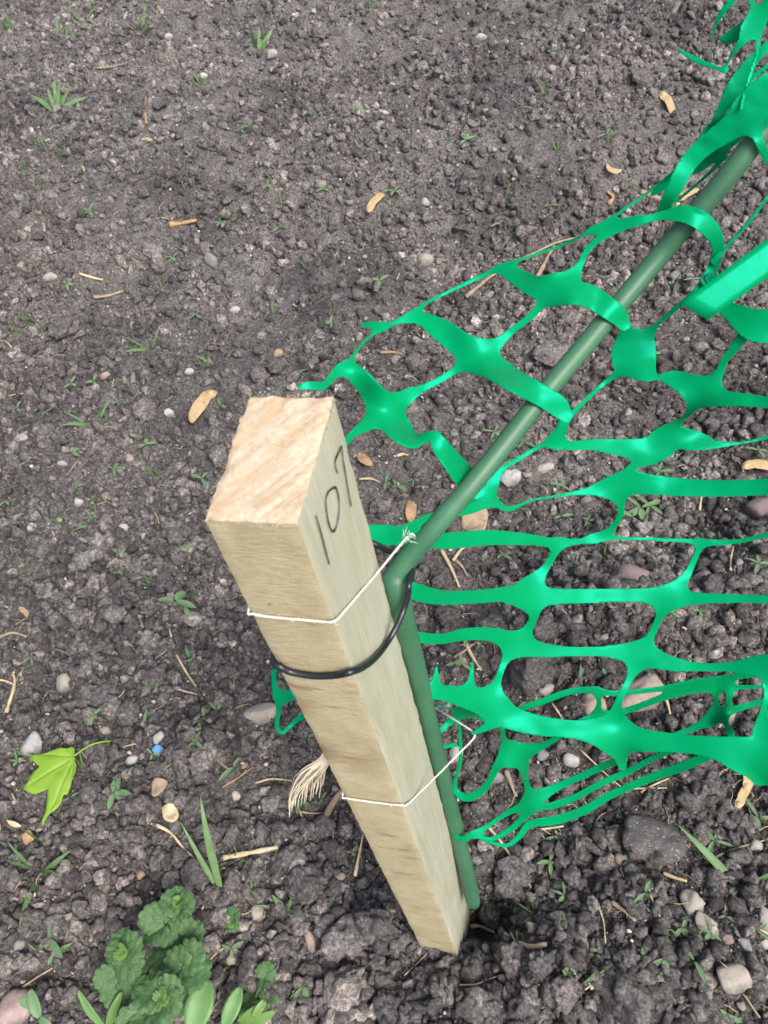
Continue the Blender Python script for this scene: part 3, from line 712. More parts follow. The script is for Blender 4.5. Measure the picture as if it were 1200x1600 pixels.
LOWER2 = [
    [(842, 1262, 10, .715), (865, 1258, 13, .715), (900, 1245, 12, .71), (935, 1226, 12, .70), (980, 1206, 12, .69), (1020, 1185, 11, .67), (1060, 1168, 10, .65)],
    [(752, 1312, 5, .73), (790, 1321, 7, .735), (812, 1306, 11, .735), (828, 1288, 14, .733), (870, 1281, 17, .73), (915, 1265, 16, .72), (955, 1242, 14, .71), (1020, 1214, 15, .69), (1065, 1198, 18, .67), (1110, 1180, 16, .65)],
    [(690, 1168, 8, .64), (704, 1165, 7, .645), (718, 1162, 8, .65)],
    [(688, 1142, 10, .62), (705, 1126, 13, .62), (722, 1110, 16, .61), (735, 1103, 12, .60)],
    [(704, 1128, 5, .63), (722, 1120, 6, .635), (745, 1120, 6, .635), (764, 1130, 8, .63)],
    [(684, 1104, 4, .62), (710, 1108, 4, .62), (735, 1114, 4, .62)],
]
net_layer('gathered_foot', LOWER2, net, 7, soft=25, seed=5)
LEFT = [
    [(432, 1036, 10, .55), (428, 1055, 9, .55), (430, 1074, 12, .55), (438, 1088, 20, .55), (464, 1084, 20, .55), (490, 1078, 20, .55)],
    [(437, 1090, 16, .55), (435, 1112, 9, .555), (433, 1134, 8, .56), (441, 1145, 7, .562), (453, 1135, 8, .565), (466, 1123, 10, .565), (490, 1112, 10, .565)],
]
net_layer('loose_end', LEFT, net, 9, soft=25, seed=6)
NEAR = [
    # knot above the tube at the right edge of the picture
    [(1034, 334, 17, .490), (1041, 316, 21, .476), (1056, 290, 27, .468), (1076, 254, 30, .464), (1104, 226, 33, .458), (1145, 197, 44, .448), (1180, 168, 70, .440), (1215, 145, 80, .434), (1270, 110, 60, .425)],
    [(1172, 182, 40, .441), ov(1182, 210, 20, -.002), ov(1192, 234, 16, .002), (1204, 255, 16, .458), (1220, 280, 16, .465)],
]
net_layer('net_over_tube', NEAR, net, 16, seed=7, soft=70, over=True)
FARR = [
    [(1020, 303, 8, .50), (1042, 286, 18, .495, 8), (1068, 268, 14, .492), (1090, 262, 18, .488), (1120, 238, 20, .482), (1155, 210, 20, .475), (1190, 185, 18, .47)],
    [(1050, 320, 5, .50), (1100, 278, 6, .485), (1135, 245, 6, .475)],
    [(1085, 238, 8, .472), (1110, 205, 14, .466), (1128, 170, 17, .462), (1150, 132, 26, .457), (1176, 95, 20, .452), (1210, 62, 16, .447), (1250, 25, 14, .44)],
    [(1128, 172, 8, .462), (1150, 150, 6, .455), (1178, 120, 6, .45), (1210, 95, 8, .445)],
]
net_layer('far_edge', FARR, net, 10, seed=8)
TOPR = [
    [(1060, 77, 3, .46), (1075, 87, 8, .455, 6), (1095, 97, 10, .45, 6), (1132, 110, 4, .445)],
    [(1132, 110, 4, .445), (1141, 90, 5, .44), (1158, 66, 14, .435), (1178, 40, 28, .43), (1200, 12, 28, .425), (1240, -40, 26, .42)],
    [(1170, 45, 26, .43), (1176, 18, 11, .435), (1172, -10, 9, .435), (1168, -40, 9, .435)],
    [(1186, 42, 10, .43), (1183, 80, 6, .435), (1172, 118, 6, .44), (1162, 150, 6, .44), (1158, 170, 6, .44)],
]
net_layer('torn_edge', TOPR, net, 12, seed=9)
net_layer('torn_edge', [[(1112, 95, 3, .48), (1113, 65, 3, .475), (1118, 40, 5, .47), (1128, 20, 11, .465, 6), (1146, -2, 12, .46), (1170, -30, 12, .455)]], net, 6, seed=10)
# cut tape ends: straight bands
def band(name, a, b, w0, w1, z0, z1, skew=0.0, bow=0.006, seed=0):
    n, m = 24, 5; v = []
    a, b = np.array(a, float), np.array(b, float); d = (b - a) / np.linalg.norm(b - a); nn = np.array([-d[1], d[0]])
    for i in range(n + 1):
        t = i / n; c = a + (b - a) * t
        for j in range(m + 1):
            s = j / m - 0.5; p = c + nn * s * (w0 + (w1 - w0) * t) + d * skew * s * (1 - t)
            z = z0 + (z1 - z0) * t - bow * math.sin(t * 5 + seed) * 0.5 + 0.0008 * s * s
            v.append(P(p[0], p[1], z))
    f = [(i * (m + 1) + j, (i + 1) * (m + 1) + j, (i + 1) * (m + 1) + j + 1, i * (m + 1) + j + 1) for i in range(n) for j in range(m)]
    o = mesh_obj(name, v, f, M_NET); at_local(o, net)
    md = o.modifiers.new('thickness', 'SOLIDIFY'); md.thickness = 0.0005; md.offset = 0
band('cut_tape_end', (1084, 487), (1560, 143), 47, 60, .462, .425, 22, 0.0015, 1)
band('cut_tape_end', (1129, 66), (1200, 22), 17, 30, .45, .43, 8, 0.003, 2)
# the bright knot at the right margin
net_layer('hanging_net', [
    [(1132, 480, 26, .487), (1150, 492, 36, .480), (1180, 508, 56, .470), (1215, 508, 54, .465), (1260, 500, 40, .46)],
    [(1108, 434, 18, .492), (1118, 448, 18, .490), (1130, 452, 14, .488)],
    [(1116, 408, 14, .486), (1130, 392, 8, .483), (1150, 370, 6, .478), (1172, 345, 6, .472), (1200, 306, 5, .465), (1240, 250, 5, .455)],
], net, 16, seed=11)

net_layer('slack_strand', [[(1235, 1042, 12, .612), (1400, 1020, 12, .60), (1700, 1030, 12, .58)], [(1250, 1080, 11, .65), (1400, 1075, 14, .63), (1700, 1110, 12, .60)]], net, 8, step=3.4, seed=13, soft=25)

# ------------------------------------------------------------------ ties and string
def line_thing(name, pts, r, mat, label, cat, n=8, fuzz=0, fuzz_mat=None):
    path = catmull(pts, 7); root_at = path[0]
    if fuzz == 0:
        v, f = sweep(path, r, n); o = mesh_obj(name, v, f, mat); return tag(o, label, cat)
    root = thing(name, root_at, label, cat)
    # two twisted plies
    t = np.gradient(path, axis=0); t /= np.linalg.norm(t, axis=1)[:, None]
    dense = np.array([path[0] + (path[-1] - path[0]) * 0 for _ in range(0)])
    s = np.concatenate([[0], np.cumsum(np.linalg.norm(np.diff(path, axis=0), axis=1))])
    u = np.arange(0, s[-1], 0.0007); dense = np.column_stack([np.interp(u, s, path[:, k]) for k in range(3)])
    T = np.gradient(dense, axis=0); T /= np.linalg.norm(T, axis=1)[:, None]
    A = np.cross(T, [0.2, 0.3, 0.93]); A /= np.linalg.norm(A, axis=1)[:, None]; B = np.cross(T, A)
    for ph in (0, math.pi):
        a = u / 0.004 * 2 * math.pi + ph
        v, f = sweep(dense + r * 0.5 * (np.cos(a)[:, None] * A + np.sin(a)[:, None] * B), r * 0.62, 5)
        at_local(mesh_obj('ply', v, f, mat), root)
    parts = []
    for _ in range(fuzz):
        i = random.randrange(len(dense)); d = np.array([random.gauss(0, 1) for _ in range(3)]); d /= np.linalg.norm(d)
        p0 = dense[i]; parts.append(sweep([p0, p0 + d * 0.0012 + T[i] * 0.0008, p0 + d * 0.0018 + T[i] * 0.0026], [0.00014, 0.00012, 0.00005], 3))
    v, f = join_vf(parts); o = mesh_obj('stray_fibre', v, f, mat); o['kind'] = 'stuff'; at_local(o, root)
    return root
fr = lambda x, y, o=0.0012: on_plane(x, y, FRONT[0], FRONT[1], o)
rt = lambda x, y, o=0.0012: on_plane(x, y, RIGHT[0], RIGHT[1], o)
def along(p): return float(np.dot(p - ST0, st_d))
def hidden(p, rise, o=0.015): return [S(0.6, 1 + o, along(p) - rise), S(0.1, 1 + o, along(p) - rise), S(-o, 0.9, along(p) - rise * .9), S(-o, 0.4, along(p) - rise * 0.4), S(-o, 0.02, along(p))]
line_thing('twine', hidden(fr(393, 959), .006) + [fr(396, 959), fr(425, 964), fr(470, 968), fr(505, 971), rt(524, 970, .0014), rt(540, 953), rt(565, 924), rt(585, 901), P(612, 868, .415), P(640, 836, .438), P(648, 838, .452)], 0.00068, M_STRING,
           'thin white twine wrapped round the stake just below the number', 'twine', fuzz=90)
line_thing('twine', hidden(fr(540, 1247), .006) + [fr(542, 1247), fr(575, 1252), fr(605, 1256), fr(627, 1258), rt(634, 1258, .0014), rt(650, 1244), P(680, 1215, .575), P(712, 1182, .575), P(738, 1156, .578), P(741, 1146, .580), P(730, 1137, .583), P(700, 1118, .60), P(683, 1108, .63), P(668, 1100, .655)], 0.00068, M_STRING,
           'thin white twine wrapped low round the stake and hooked on the net', 'twine', fuzz=110)
tie = hidden(fr(432, 1038), .012, 0.03) + [fr(437, 1041, .0024), fr(455, 1050, .0024), fr(490, 1056, .0024), fr(525, 1055, .0024), fr(547, 1050, .003), rt(566, 1043, .0024), rt(585, 1029, .0024), rt(603, 1007, .0024), P(619, 980, .437), P(631, 952, .440), P(638, 927, .436), P(639, 912, .434), P(644, 893, .452), P(641, 876, .470), P(622, 866, .470), P(604, 860, .452), P(592, 853, .436), P(575, 846, .432)]
fray = []
for _ in range(26):
    a0 = P(640 + random.uniform(-12, 2), 836 + random.uniform(-2, 12), .436); d = np.array([random.gauss(0, 1) for _ in range(3)]) * 0.0022
    fray.append(sweep([a0, a0 + d * 0.6 + [0.0006, 0, 0.0008], a0 + d + [0.001, 0, 0.002]], [0.0002, 0.00016, 0.00006], 3))
_v, _f = join_vf(fray); _o = mesh_obj('frayed_tip', _v, _f, M_STRING); at_local(_o, bpy.data.objects['twine']); _o['kind'] = 'stuff'
line_thing('cable_tie', tie, 0.0018, M_TIE, 'black cable looped round the stake and the kinked green tube', 'cable', 12)
def rope_end():
    root = thing('frayed_rope', P(508, 1180, .56), 'frayed cream rope end sticking out on the left of the stake', 'rope')
    for k in range(64):
        t = random.random(); sx = random.gauss(0, 1)
        e = (452 + 52 * t ** 1.4 + random.gauss(0, 3), 1262 - 34 * t + random.gauss(0, 8))
        a = (520 + random.uniform(-6, 6), 1168 + random.uniform(-6, 8))
        pts = [P(*a, .555), P(506 + sx * 3, 1188 + sx * 2, .558), P(0.45 * 500 + 0.55 * e[0] + sx * 4, 1206 + 0.3 * (e[1] - 1240) + sx * 3, .57 + random.uniform(-.008, .008)), P(e[0] + 3, e[1] - 22, .59), P(*e, .605 + random.uniform(-.012, .012))]
        v, f = sweep(catmull(pts, 4), np.linspace(0.0009, 0.0003, 17), 4)
        at_local(mesh_obj('strand', v, f, M_ROPE), root)
rope_end()

# ------------------------------------------------------------------ stones
stone_me = {}
def stone(px, py, w, h, kind, label, ang=0.0, rough=0.15, name='stone', cat='stone', sub=3, seed=None, lift=0.10, flats=7, cut=0.58):
    p = gp(px, py); rx, ry = px2m(w, p) / 2, px2m(h, p) / 2 * 1.08; keep(p, max(rx, ry) * 0.95)
    sd = seed if seed is not None else random.randrange(1000)
    v, f = lump(sub, 500 + sd, rough, 1.0, flats, cut); v = v / np.abs(v).max(0)
    rz = min(rx, ry) * 0.78
    v = v * np.array([rx, ry, rz]) ; c, s = math.cos(ang), math.sin(ang)
    v = np.column_stack([v[:, 0] * c - v[:, 1] * s, v[:, 0] * s + v[:, 1] * c, v[:, 2]])
    o = mesh_obj(name, v, f, M_STONE[kind]); o.location = (p[0], p[1], p[2] + rz * lift * 2)
    return tag(o, label, cat)
stone(408, 1119, 58, 40, 'beige', 'large smooth pale grey oval stone lying left of the stake', 0.05, 0.06)
stone(52, 1167, 40, 40, 'white', 'white angular stone just above the maple leaf', 0.4)
stone(102, 1068, 30, 30, 'beige', 'rounded pale stone half buried above the maple leaf', 0.2, 0.08)
stone(664, 408, 27, 24, 'beige', 'round pale pebble on bare soil above the tube, left of its net', 0, 0.06)
stone(986, 901, 64, 42, 'brown', 'flat purple-brown stone seen through the third and fourth net rows', 0.1, 0.2)
stone(1024, 1325, 112, 92, 'concrete', 'big rough grey concrete lump with pale chips below the net', 0.1, 0.42, 'concrete_lump', 'rubble', 4, 8, 0.25, 6, 0.6)
stone(1080, 1412, 38, 38, 'beige', 'pale angular stone lying upper left of the long oval one', 0.8, 0.25)
stone(1105, 1448, 30, 44, 'beige', 'pale elongated oval stone at the lower right', 0.5, 0.1)
stone(1138, 1471, 22, 20, 'pink', 'small pink stone between the pale oval and the blue-grey stone', 0.2, 0.1)
stone(1163, 1480, 20, 28, 'slate', 'small smooth blue-grey stone beside the pink one', 0.1, 0.08)
stone(1143, 1528, 58, 42, 'beige', 'large rounded grey-beige stone near the lower right corner', -0.2, 0.1)
stone(1196, 1476, 18, 18, 'white', 'small white stone at the right edge near the blue-grey stone', 0.2, 0.15)
stone(891, 1187, 26, 28, 'white', 'white stone on the soil below the broad net band', 0.6, 0.15)
stone(853, 1078, 30, 20, 'white', 'pale flat stone between two rows of net near the big clod', 0.2, 0.15)
stone(797, 748, 38, 28, 'white', 'crumpled white stone just right of the tube', 0.5, 0.4)
stone(851, 733, 34, 20, 'beige', 'pale flat stone beside the white one right of the tube', 0.1, 0.15)
stone(1003, 1086, 90, 52, 'tan', 'pale tan slab of stone behind the slack net strands', 0.3, 0.2)
stone(925, 1102, 44, 40, 'tan', 'tan stone chunk behind the slack net strands, left of the slab', 0.7, 0.2)
stone(1130, 1120, 50, 34, 'tan', 'tan stone half hidden by net at the right', 0.2, 0.2)
stone(1186, 800, 44, 52, 'brown', 'dark brown-grey stone at the right edge between net rows', 0.2, 0.25)
stone(330, 408, 20, 30, 'slate', 'dark grey long pebble in the upper left soil', 0.4, 0.1)
stone(79, 434, 22, 16, 'beige', 'pale pebble near the left edge in the upper soil', 0.2, 0.1)
stone(317, 122, 20, 18, 'white', 'bright white chip in the upper left soil', 0.7, 0.3)
stone(424, 87, 18, 24, 'beige', 'pale pebble beside the grass tuft near the top', -0.5, 0.1)
stone(264, 60, 14, 16, 'white', 'small pale pebble near the top edge', 0.1, 0.1)
stone(434, 553, 18, 20, 'orange', 'small orange-tan pebble above the stake top', 0.1, 0.15)
stone(367, 485, 18, 15, 'white', 'small white pebble above and left of the stake top', 0.1, 0.1)
stone(296, 582, 16, 14, 'white', 'small pale pebble above the curved seed wing', 0.1, 0.1)
stone(264, 646, 17, 16, 'white', 'small pale pebble left of the curved seed wing', 0.1, 0.1)
stone(165, 587, 18, 16, 'pink', 'small pinkish pebble in the soil at the left', 0.4, 0.1)
stone(208, 508, 10, 16, 'pink', 'small upright pinkish pebble at the upper left', 0.1, 0.1)
stone(190, 829, 26, 16, 'white', 'flat pale pebble left of the stake front face', 0.5, 0.1)
stone(124, 786, 16, 18, 'white', 'small pale upright pebble left of the stake', 0.2, 0.15)
stone(98, 725, 20, 12, 'beige', 'thin pale pebble at the left', -0.2, 0.1)
stone(50, 825, 16, 16, 'white', 'small round pale pebble near the left edge', 0.1, 0.1)
stone(202, 719, 18, 16, 'pink', 'small reddish pebble in the soil left of the stake top', 0.1, 0.1)
stone(227, 840, 16, 14, 'white', 'tiny white pebble among seedlings left of the stake', 0.1, 0.15)
stone(208, 1188, 22, 18, 'white', 'pale greyish pebble beside the blue fragment', 0.3, 0.15)
stone(166, 1143, 20, 14, 'tan', 'small tan pebble right of the white stone', -0.6, 0.1)
stone(368, 1244, 16, 14, 'white', 'small white pebble above the grass blades', 0.1, 0.1)
stone(361, 1500, 20, 18, 'beige', 'round beige pebble right of the ground ivy', 0.1, 0.1)
stone(402, 1428, 28, 24, 'beige', 'round pale pebble above and right of the ground ivy', 0.1, 0.1)
stone(484, 1470, 18, 34, 'tan', 'upright tan pebble left of the stake foot', 0.2, 0.1)
stone(28, 1578, 60, 56, 'pink', 'large pinkish stone in the lower left corner', 0.3, 0.12)
stone(220, 1368, 16, 14, 'orange', 'small tan pebble above the ground ivy', 0.1, 0.1)
stone(606, 1565, 34, 26, 'orange', 'orange-brown chip of stone below the stake foot', 0.1, 0.25)
stone(1180, 1322, 24, 18, 'grey', 'grey pebble at the right above the grass plant', 0.1, 0.1)
stone(1195, 1440, 30, 40, 'grey', 'grey rounded stone cut by the right edge', 0.1, 0.1)
stone(847, 1180, 24, 22, 'slate', 'dark pebble inside a loop of the net foot', 0.1, 0.08)
stone(774, 1213, 26, 24, 'slate', 'dark round pebble beside the net loop next to the tube', 0.1, 0.08)
stone(712, 1178, 26, 26, 'white', 'pale stone just right of the tube behind the low twine', 0.1, 0.2)
stone(1007, 590, 14, 12, 'white', 'tiny white pebble by the knot right of the tube', 0.1, 0.1)
stone(752, 60, 18, 16, 'white', 'pale pebble in the soil near the top', 0.1, 0.1)
stone(665, 318, 14, 20, 'white', 'small pale upright pebble in the middle of the upper soil', 0.1, 0.1)
stone(1066, 90, 14, 18, 'white', 'small white pebble below the torn net edge at the top', 0.1, 0.1)
# blue and white fragment
fp = gp(250, 1166); keep(fp, 0.016)
root = thing('painted_fragment', fp, 'small blue and white fragment lying right of the maple leaf', 'fragment')
for nm, mk, dx, dy, sx, sy in (('white_half', 'white', 0.001, 0.008, 0.0095, 0.013), ('blue_half', 'blue', -0.001, -0.007, 0.0095, 0.0105)):
    v, f = lump(2, 700 + len(nm), 0.2, 0.6, 9, 0.45); o = mesh_obj(nm, v * np.array([sx, sy, 0.005]), f, M_STONE[mk], root); o.location = (dx, dy, 0.007)
# small pebbles that nothing tells apart
peb = []
for k in range(6):
    kind = ('grey', 'beige', 'grey', 'tan', 'slate', 'brown')[k]
    v, f = lump(2, 800 + k, 0.12, 0.75); peb.append(mesh_obj('pebble', v, f, M_STONE[kind], link=False).data)
LANDMARKS = [(408, 1119, 'the large pale oval stone'), (52, 1167, 'the white angular stone'), (102, 1068, 'the rounded pale stone'), (664, 408, 'the round pale pebble'),
    (986, 901, 'the purple-brown stone'), (1024, 1325, 'the concrete lump'), (1105, 1448, 'the pale elongated stone'), (1143, 1528, 'the large grey-beige stone'), (891, 1187, 'the white stone below the net'),
    (797, 748, 'the crumpled white stone'), (1003, 1086, 'the tan slab'), (1186, 800, 'the brown-grey edge stone'), (330, 408, 'the long dark pebble'), (317, 122, 'the bright white chip'),
    (424, 87, 'the pale tuft near the top'), (434, 553, 'the orange-tan pebble'), (190, 829, 'the flat pale pebble'), (98, 725, 'the thin pale pebble'), (28, 1578, 'the pinkish corner stone'),
    (250, 1166, 'the blue and white fragment'), (80, 1215, 'the maple leaf'), (311, 630, 'the curved seed wing'), (586, 315, 'the pale seed wing'), (1044, 160, 'the cream seed wing'),
    (1165, 1235, 'the yellow seed wings'), (957, 267, 'the curled seed wing'), (240, 1500, 'the ground ivy clump'), (330, 1330, 'the tall grass blades'), (1160, 1390, 'the long-bladed grass'), (85, 165, 'the largest grass tuft'),
    (232, 180, 'the upright brown twig'), (285, 351, 'the reddish bark chip'), (170, 464, 'the pale dead stalk'), (800, 425, 'the forked root'), (393, 1332, 'the thick straw stalk'), (290, 1050, 'the slanting straw'),
    (520, 1262, 'the dark leaning stick'), (480, 1220, 'the frayed rope'), (690, 1490, 'the foot of the stake'), (740, 1410, 'the foot of the tube'), (740, 810, 'the folded dry leaf'), (620, 900, 'the kink of the tube'),
    (605, 640, 'the first net knot'), (745, 557, 'the second net knot'), (870, 450, 'the third net knot'), (990, 553, 'the knot right of the tube'), (1090, 613, 'the knot near the cut tape'), (830, 1250, 'the gathered net foot'),
    (820, 932, 'the fourth row left knot'), (1045, 935, 'the fourth row right knot'), (1000, 1025, 'the fifth row right knot'), (15, 1085, 'the forked straw'), (905, 1545, 'the broad grass tuft'),
    (448, 1428, 'the grass tuft by the stake'), (600, 20, 'the top edge middle'), (20, 20, 'the top left corner'), (1180, 1580, 'the bottom right corner'), (10, 600, 'the left edge'), (600, 1590, 'the bottom edge middle')]
USED_LABELS = {}
def where(noun, x, y):
    """name a small thing by the nearest landmark and the side it lies on"""
    best = sorted(LANDMARKS, key=lambda q: math.hypot(q[0] - x, q[1] - y))
    for q in best[:3]:
        dx, dy = x - q[0], y - q[1]; a = math.degrees(math.atan2(dy, dx)) % 360
        side = ['right of', 'to the lower right of', 'below', 'to the lower left of', 'left of', 'to the upper left of', 'above', 'to the upper right of'][int((a + 22.5) // 45) % 8]
        d = math.hypot(dx, dy); how = 'close ' if d < 45 else ('' if d < 110 else 'well ')
        if how == 'close ': side = side.replace('to the ', 'touching the ') if side.startswith('to the') else 'just ' + side
        lab = noun + ' ' + (how if how == 'well ' else '') + side + ' ' + q[2]
        if lab not in USED_LABELS:
            USED_LABELS[lab] = 1; return lab
    return None
AREAS = [('upper soil left of the net', lambda x, y: y < 560 and x < 1000 - 0.0 * y and x + 1.25 * y < 1230),
         ('soil along the left of the stake', lambda x, y: 560 <= y < 1150 and x < 300 + 0.25 * (y - 800)),
         ('soil at the bottom left of the stake', lambda x, y: y >= 1150 and x < 560),
         ('soil seen through the net', lambda x, y: x > 760 and 380 < y < 1120 and x + y > 1480),
         ('soil at the bottom right of the stake', lambda x, y: y > 1330 and x > 780)]
def area_points(n, which, seed):
    r = random.Random(seed); out = []
    while len(out) < n:
        x, y = r.uniform(10, 1190), r.uniform(10, 1590)
        if AREAS[which][1](x, y): out.append((x, y))
    return out
for a, cnt in enumerate((34, 16, 16, 22, 14)):
    for x, y in area_points(cnt, a, 40 + a):
        p = gp(x, y); r = random.uniform(0.0035, 0.0075)
        o = bpy.data.objects.new('pebble', random.choice(peb)); COL.objects.link(o)
        o.location = (p[0], p[1], p[2] + 0.003 + r * 0.2); o.scale = (r, r * random.uniform(0.7, 1), r); o.rotation_euler = (0, 0, random.uniform(0, 6.28))
        tag(o, where('small loose pebble', x, y) or 'small loose pebble on the ' + AREAS[a][0], 'pebble', 'pebbles on the ' + AREAS[a][0])

# ------------------------------------------------------------------ sticks, straw, seed wings, dry leaves
def stick(pxs, r_px, mat, label, name='straw', cat='straw', lift=0.004, taper=0.5, group=None):
    pts = [gp(x, y, lift) for x, y in pxs]
    zz = np.array([p[2] for p in pts]); fit = np.linspace(zz[0], zz[-1], len(zz)); up = max(0, np.max(zz - fit))
    for p, z0 in zip(pts, fit): p[2] = 0.35 * p[2] + 0.65 * (z0 + 0.7 * up)
    for p in catmull(pts, 3): keep(p, 0.004)
    path = catmull(pts, 5); r = px2m(r_px, pts[0]) / 2 * 0.75
    rad = r * (1 - (1 - taper) * np.linspace(0, 1, len(path))) * (1 + 0.35 * vnoise(path * 160, 4))
    v, f = sweep(path, rad, 6); o = mesh_obj(name, v, f, mat); return tag(o, label, cat, group)
stick([(232, 203), (229, 180), (231, 158)], 7, M_BARK, 'short brown twig lying upright in the upper left soil', 'twig', 'twig')
stick([(265, 354), (285, 351), (308, 347)], 12, M_BARK, 'reddish bark chip above the dark clods at the upper left', 'bark_chip', 'bark')
stick([(148, 468), (170, 464), (194, 458)], 8, M_TWIG, 'pale dead stalk lying beside a green shoot at the left', 'stalk', 'stalk')
stick([(125, 430), (145, 437), (162, 440)], 8, M_STRAW, 'short straw chip in the upper left soil', 'straw', 'straw')
stick([(66, 340), (70, 355), (73, 368)], 7, M_STRAW, 'short straw bit near the left edge of the upper soil')
stick([(728, 466), (755, 446), (780, 432), (830, 408), (865, 388), (905, 372)], 9, M_TWIG, 'long forked pale root lying beneath the net edge', 'root', 'root')
stick([(838, 436), (850, 415), (866, 385)], 11, M_TWIG, 'short thick pale twig crossing under the net edge', 'twig', 'twig')
stick([(1040, 318), (1015, 308), (1000, 302)], 13, M_TWIG, 'dark stubby twig under the net near the tube', 'twig', 'twig', taper=0.9)
stick([(950, 322), (957, 312), (948, 302)], 10, M_BARK, 'brown bark bit beside the dark stubby twig', 'bark_chip', 'bark')
stick([(350, 1342), (375, 1337), (405, 1331), (436, 1325)], 11, M_STRAW, 'thick dry straw stalk pointing right from the tall grass blades', 'straw', 'straw', taper=0.85)
stick([(246, 1290), (270, 1304), (290, 1328), (312, 1348)], 7, M_STRAW, 'bent straw stem leaning left of the tall grass blades')
stick([(12, 1115), (20, 1090), (26, 1068), (22, 1052)], 9, M_STRAW, 'forked dry straw near the left edge')
stick([(0, 1064), (12, 1066), (24, 1072)], 6, M_STRAW, 'short straw twig at the left edge touching the forked straw')
stick([(278, 1026), (290, 1048), (308, 1075)], 7, M_STRAW, 'straw stem slanting down left of the cable')
stick([(277, 1079), (292, 1083), (310, 1088)], 6, M_STRAW, 'short flat straw below the slanting stem')
stick([(39, 1543), (60, 1528), (85, 1513)], 7, M_STRAW, 'straw lying left of the ground ivy')
stick([(350, 1440), (375, 1420), (352, 1462)], 4, M_TWIG, 'thin runner stem beside the ground ivy', 'twig', 'twig')
stick([(555, 1370), (562, 1335), (568, 1305)], 8, M_STRAW, 'dry stem standing by the clods left of the stake', 'straw', 'straw')
stick([(500, 1296), (518, 1262), (535, 1235)], 15, M_TWIG, 'dark wooden stick leaning against the left of the stake', 'stick', 'stick', taper=0.9)
stick([(470, 1270), (490, 1272), (508, 1272)], 6, M_TWIG, 'short twig under the frayed rope', 'twig', 'twig')
stick([(400, 1225), (425, 1219), (455, 1221)], 5, M_STRAW, 'thin curved straw left of the frayed rope')
stick([(348, 1232), (372, 1218), (395, 1200)], 4, M_BARK, 'thin reddish stem in the soil left of the frayed rope', 'twig', 'twig')
stick([(735, 1449), (750, 1452), (772, 1459)], 10, M_TWIG, 'curved twig in the hollow at the tube foot', 'twig', 'twig', lift=0.012)
stick([(810, 1475), (830, 1480), (853, 1477)], 13, M_STRAW, 'pale wood splinter right of the stake foot', 'splinter', 'wood splinter', taper=0.7)
stick([(718, 1540), (745, 1538), (778, 1525)], 5, M_STRAW, 'thin straw on the clods in front of the stake foot')
stick([(632, 1525), (650, 1508), (668, 1490)], 4, M_STRAW, 'thin dry root fibre at the stake front', 'root', 'root')
stick([(758, 1288), (785, 1320), (810, 1360), (830, 1388)], 7, M_STRAW, 'long dry stem slanting below the net foot')
stick([(790, 1205), (798, 1225), (806, 1246)], 11, M_TWIG, 'short brown stick inside the loop of the net foot', 'stick', 'stick', taper=0.8)
stick([(690, 862), (705, 890), (718, 920)], 10, M_STRAW, 'flat dry stalk right of the kinked tube')
stick([(708, 878), (720, 862), (735, 852), (752, 851)], 8, M_STRAW, 'hooked dry stalk right of the kinked tube above the fourth net row')
stick([(712, 878), (722, 888), (730, 902)], 8, M_TWIG, 'short grey twig below the hooked stalk', 'twig', 'twig')
stick([(724, 1000), (738, 1028), (752, 1050)], 9, M_STRAW, 'flat straw crossing a twig between net rows')
stick([(710, 1030), (728, 1018), (745, 1005)], 8, M_TWIG, 'twig crossing the flat straw between net rows', 'twig', 'twig')
stick([(862, 1100), (872, 1115), (880, 1127)], 5, M_STRAW, 'tiny straw under the broad net band')
stick([(1038, 1090), (1042, 1105), (1046, 1118)], 8, M_STRAW, 'short straw piece under the slack net strands')
stick([(1140, 895), (1141, 875), (1144, 858)], 6, M_STRAW, 'upright thin straw between third and fourth net row')
stick([(1092, 800), (1094, 785), (1095, 775)], 6, M_STRAW, 'small straw stub under the second net row')
stick([(562, 752), (580, 750), (595, 757)], 5, M_STRAW, 'thin white root just right of the number on the stake', 'root', 'root')
stick([(620, 715), (630, 712), (638, 714)], 7, M_STRAW, 'small tan straw chip under the first net knot')
stick([(595, 555), (612, 553), (628, 556)], 7, M_BARK, 'reddish bark sliver under the net edge above the stake', 'bark_chip', 'bark')
stick([(1100, 1350), (1140, 1330), (1200, 1312)], 6, M_TWIG, 'long thin grey twig at the right edge above the grass plant', 'twig', 'twig')
stick([(1035, 1365), (1052, 1372), (1072, 1378)], 10, M_STRAW, 'pale wood chip below the concrete lump', 'splinter', 'wood splinter')
stick([(930, 1405), (942, 1440), (945, 1475)], 5, M_STRAW, 'thin bent dry stem at the lower right')
stick([(955, 1410), (975, 1425), (992, 1440)], 12, M_TWIG, 'short thick dark twig among clods at the lower right', 'twig', 'twig')
stick([(905, 1172), (950, 1215), (980, 1240)], 4, M_STRAW, 'fine straw under the lower net strands')
stick([(985, 1234), (1010, 1233), (1040, 1233)], 5, M_STRAW, 'fine pale straw lying flat below the broad net band')
stick([(1000, 1240), (1020, 1228), (1044, 1218)], 5, M_STRAW, 'fine pale straw crossing the flat one below the net band')
stick([(822, 1300), (850, 1297), (880, 1292)], 8, M_STRAW, 'flat pale straw under the gathered net foot')
stick([(1060, 1310), (1075, 1325), (1040, 1290)], 4, M_STRAW, 'curled fine straw above the concrete lump')
stick([(150, 110), (175, 106), (215, 97)], 4, M_TWIG, 'thin bent twig near the top left', 'twig', 'twig')
stick([(0, 998), (25, 993), (45, 997)], 8, M_TWIG, 'pale twig at the left edge level with the twine', 'twig', 'twig')
straw_me = []
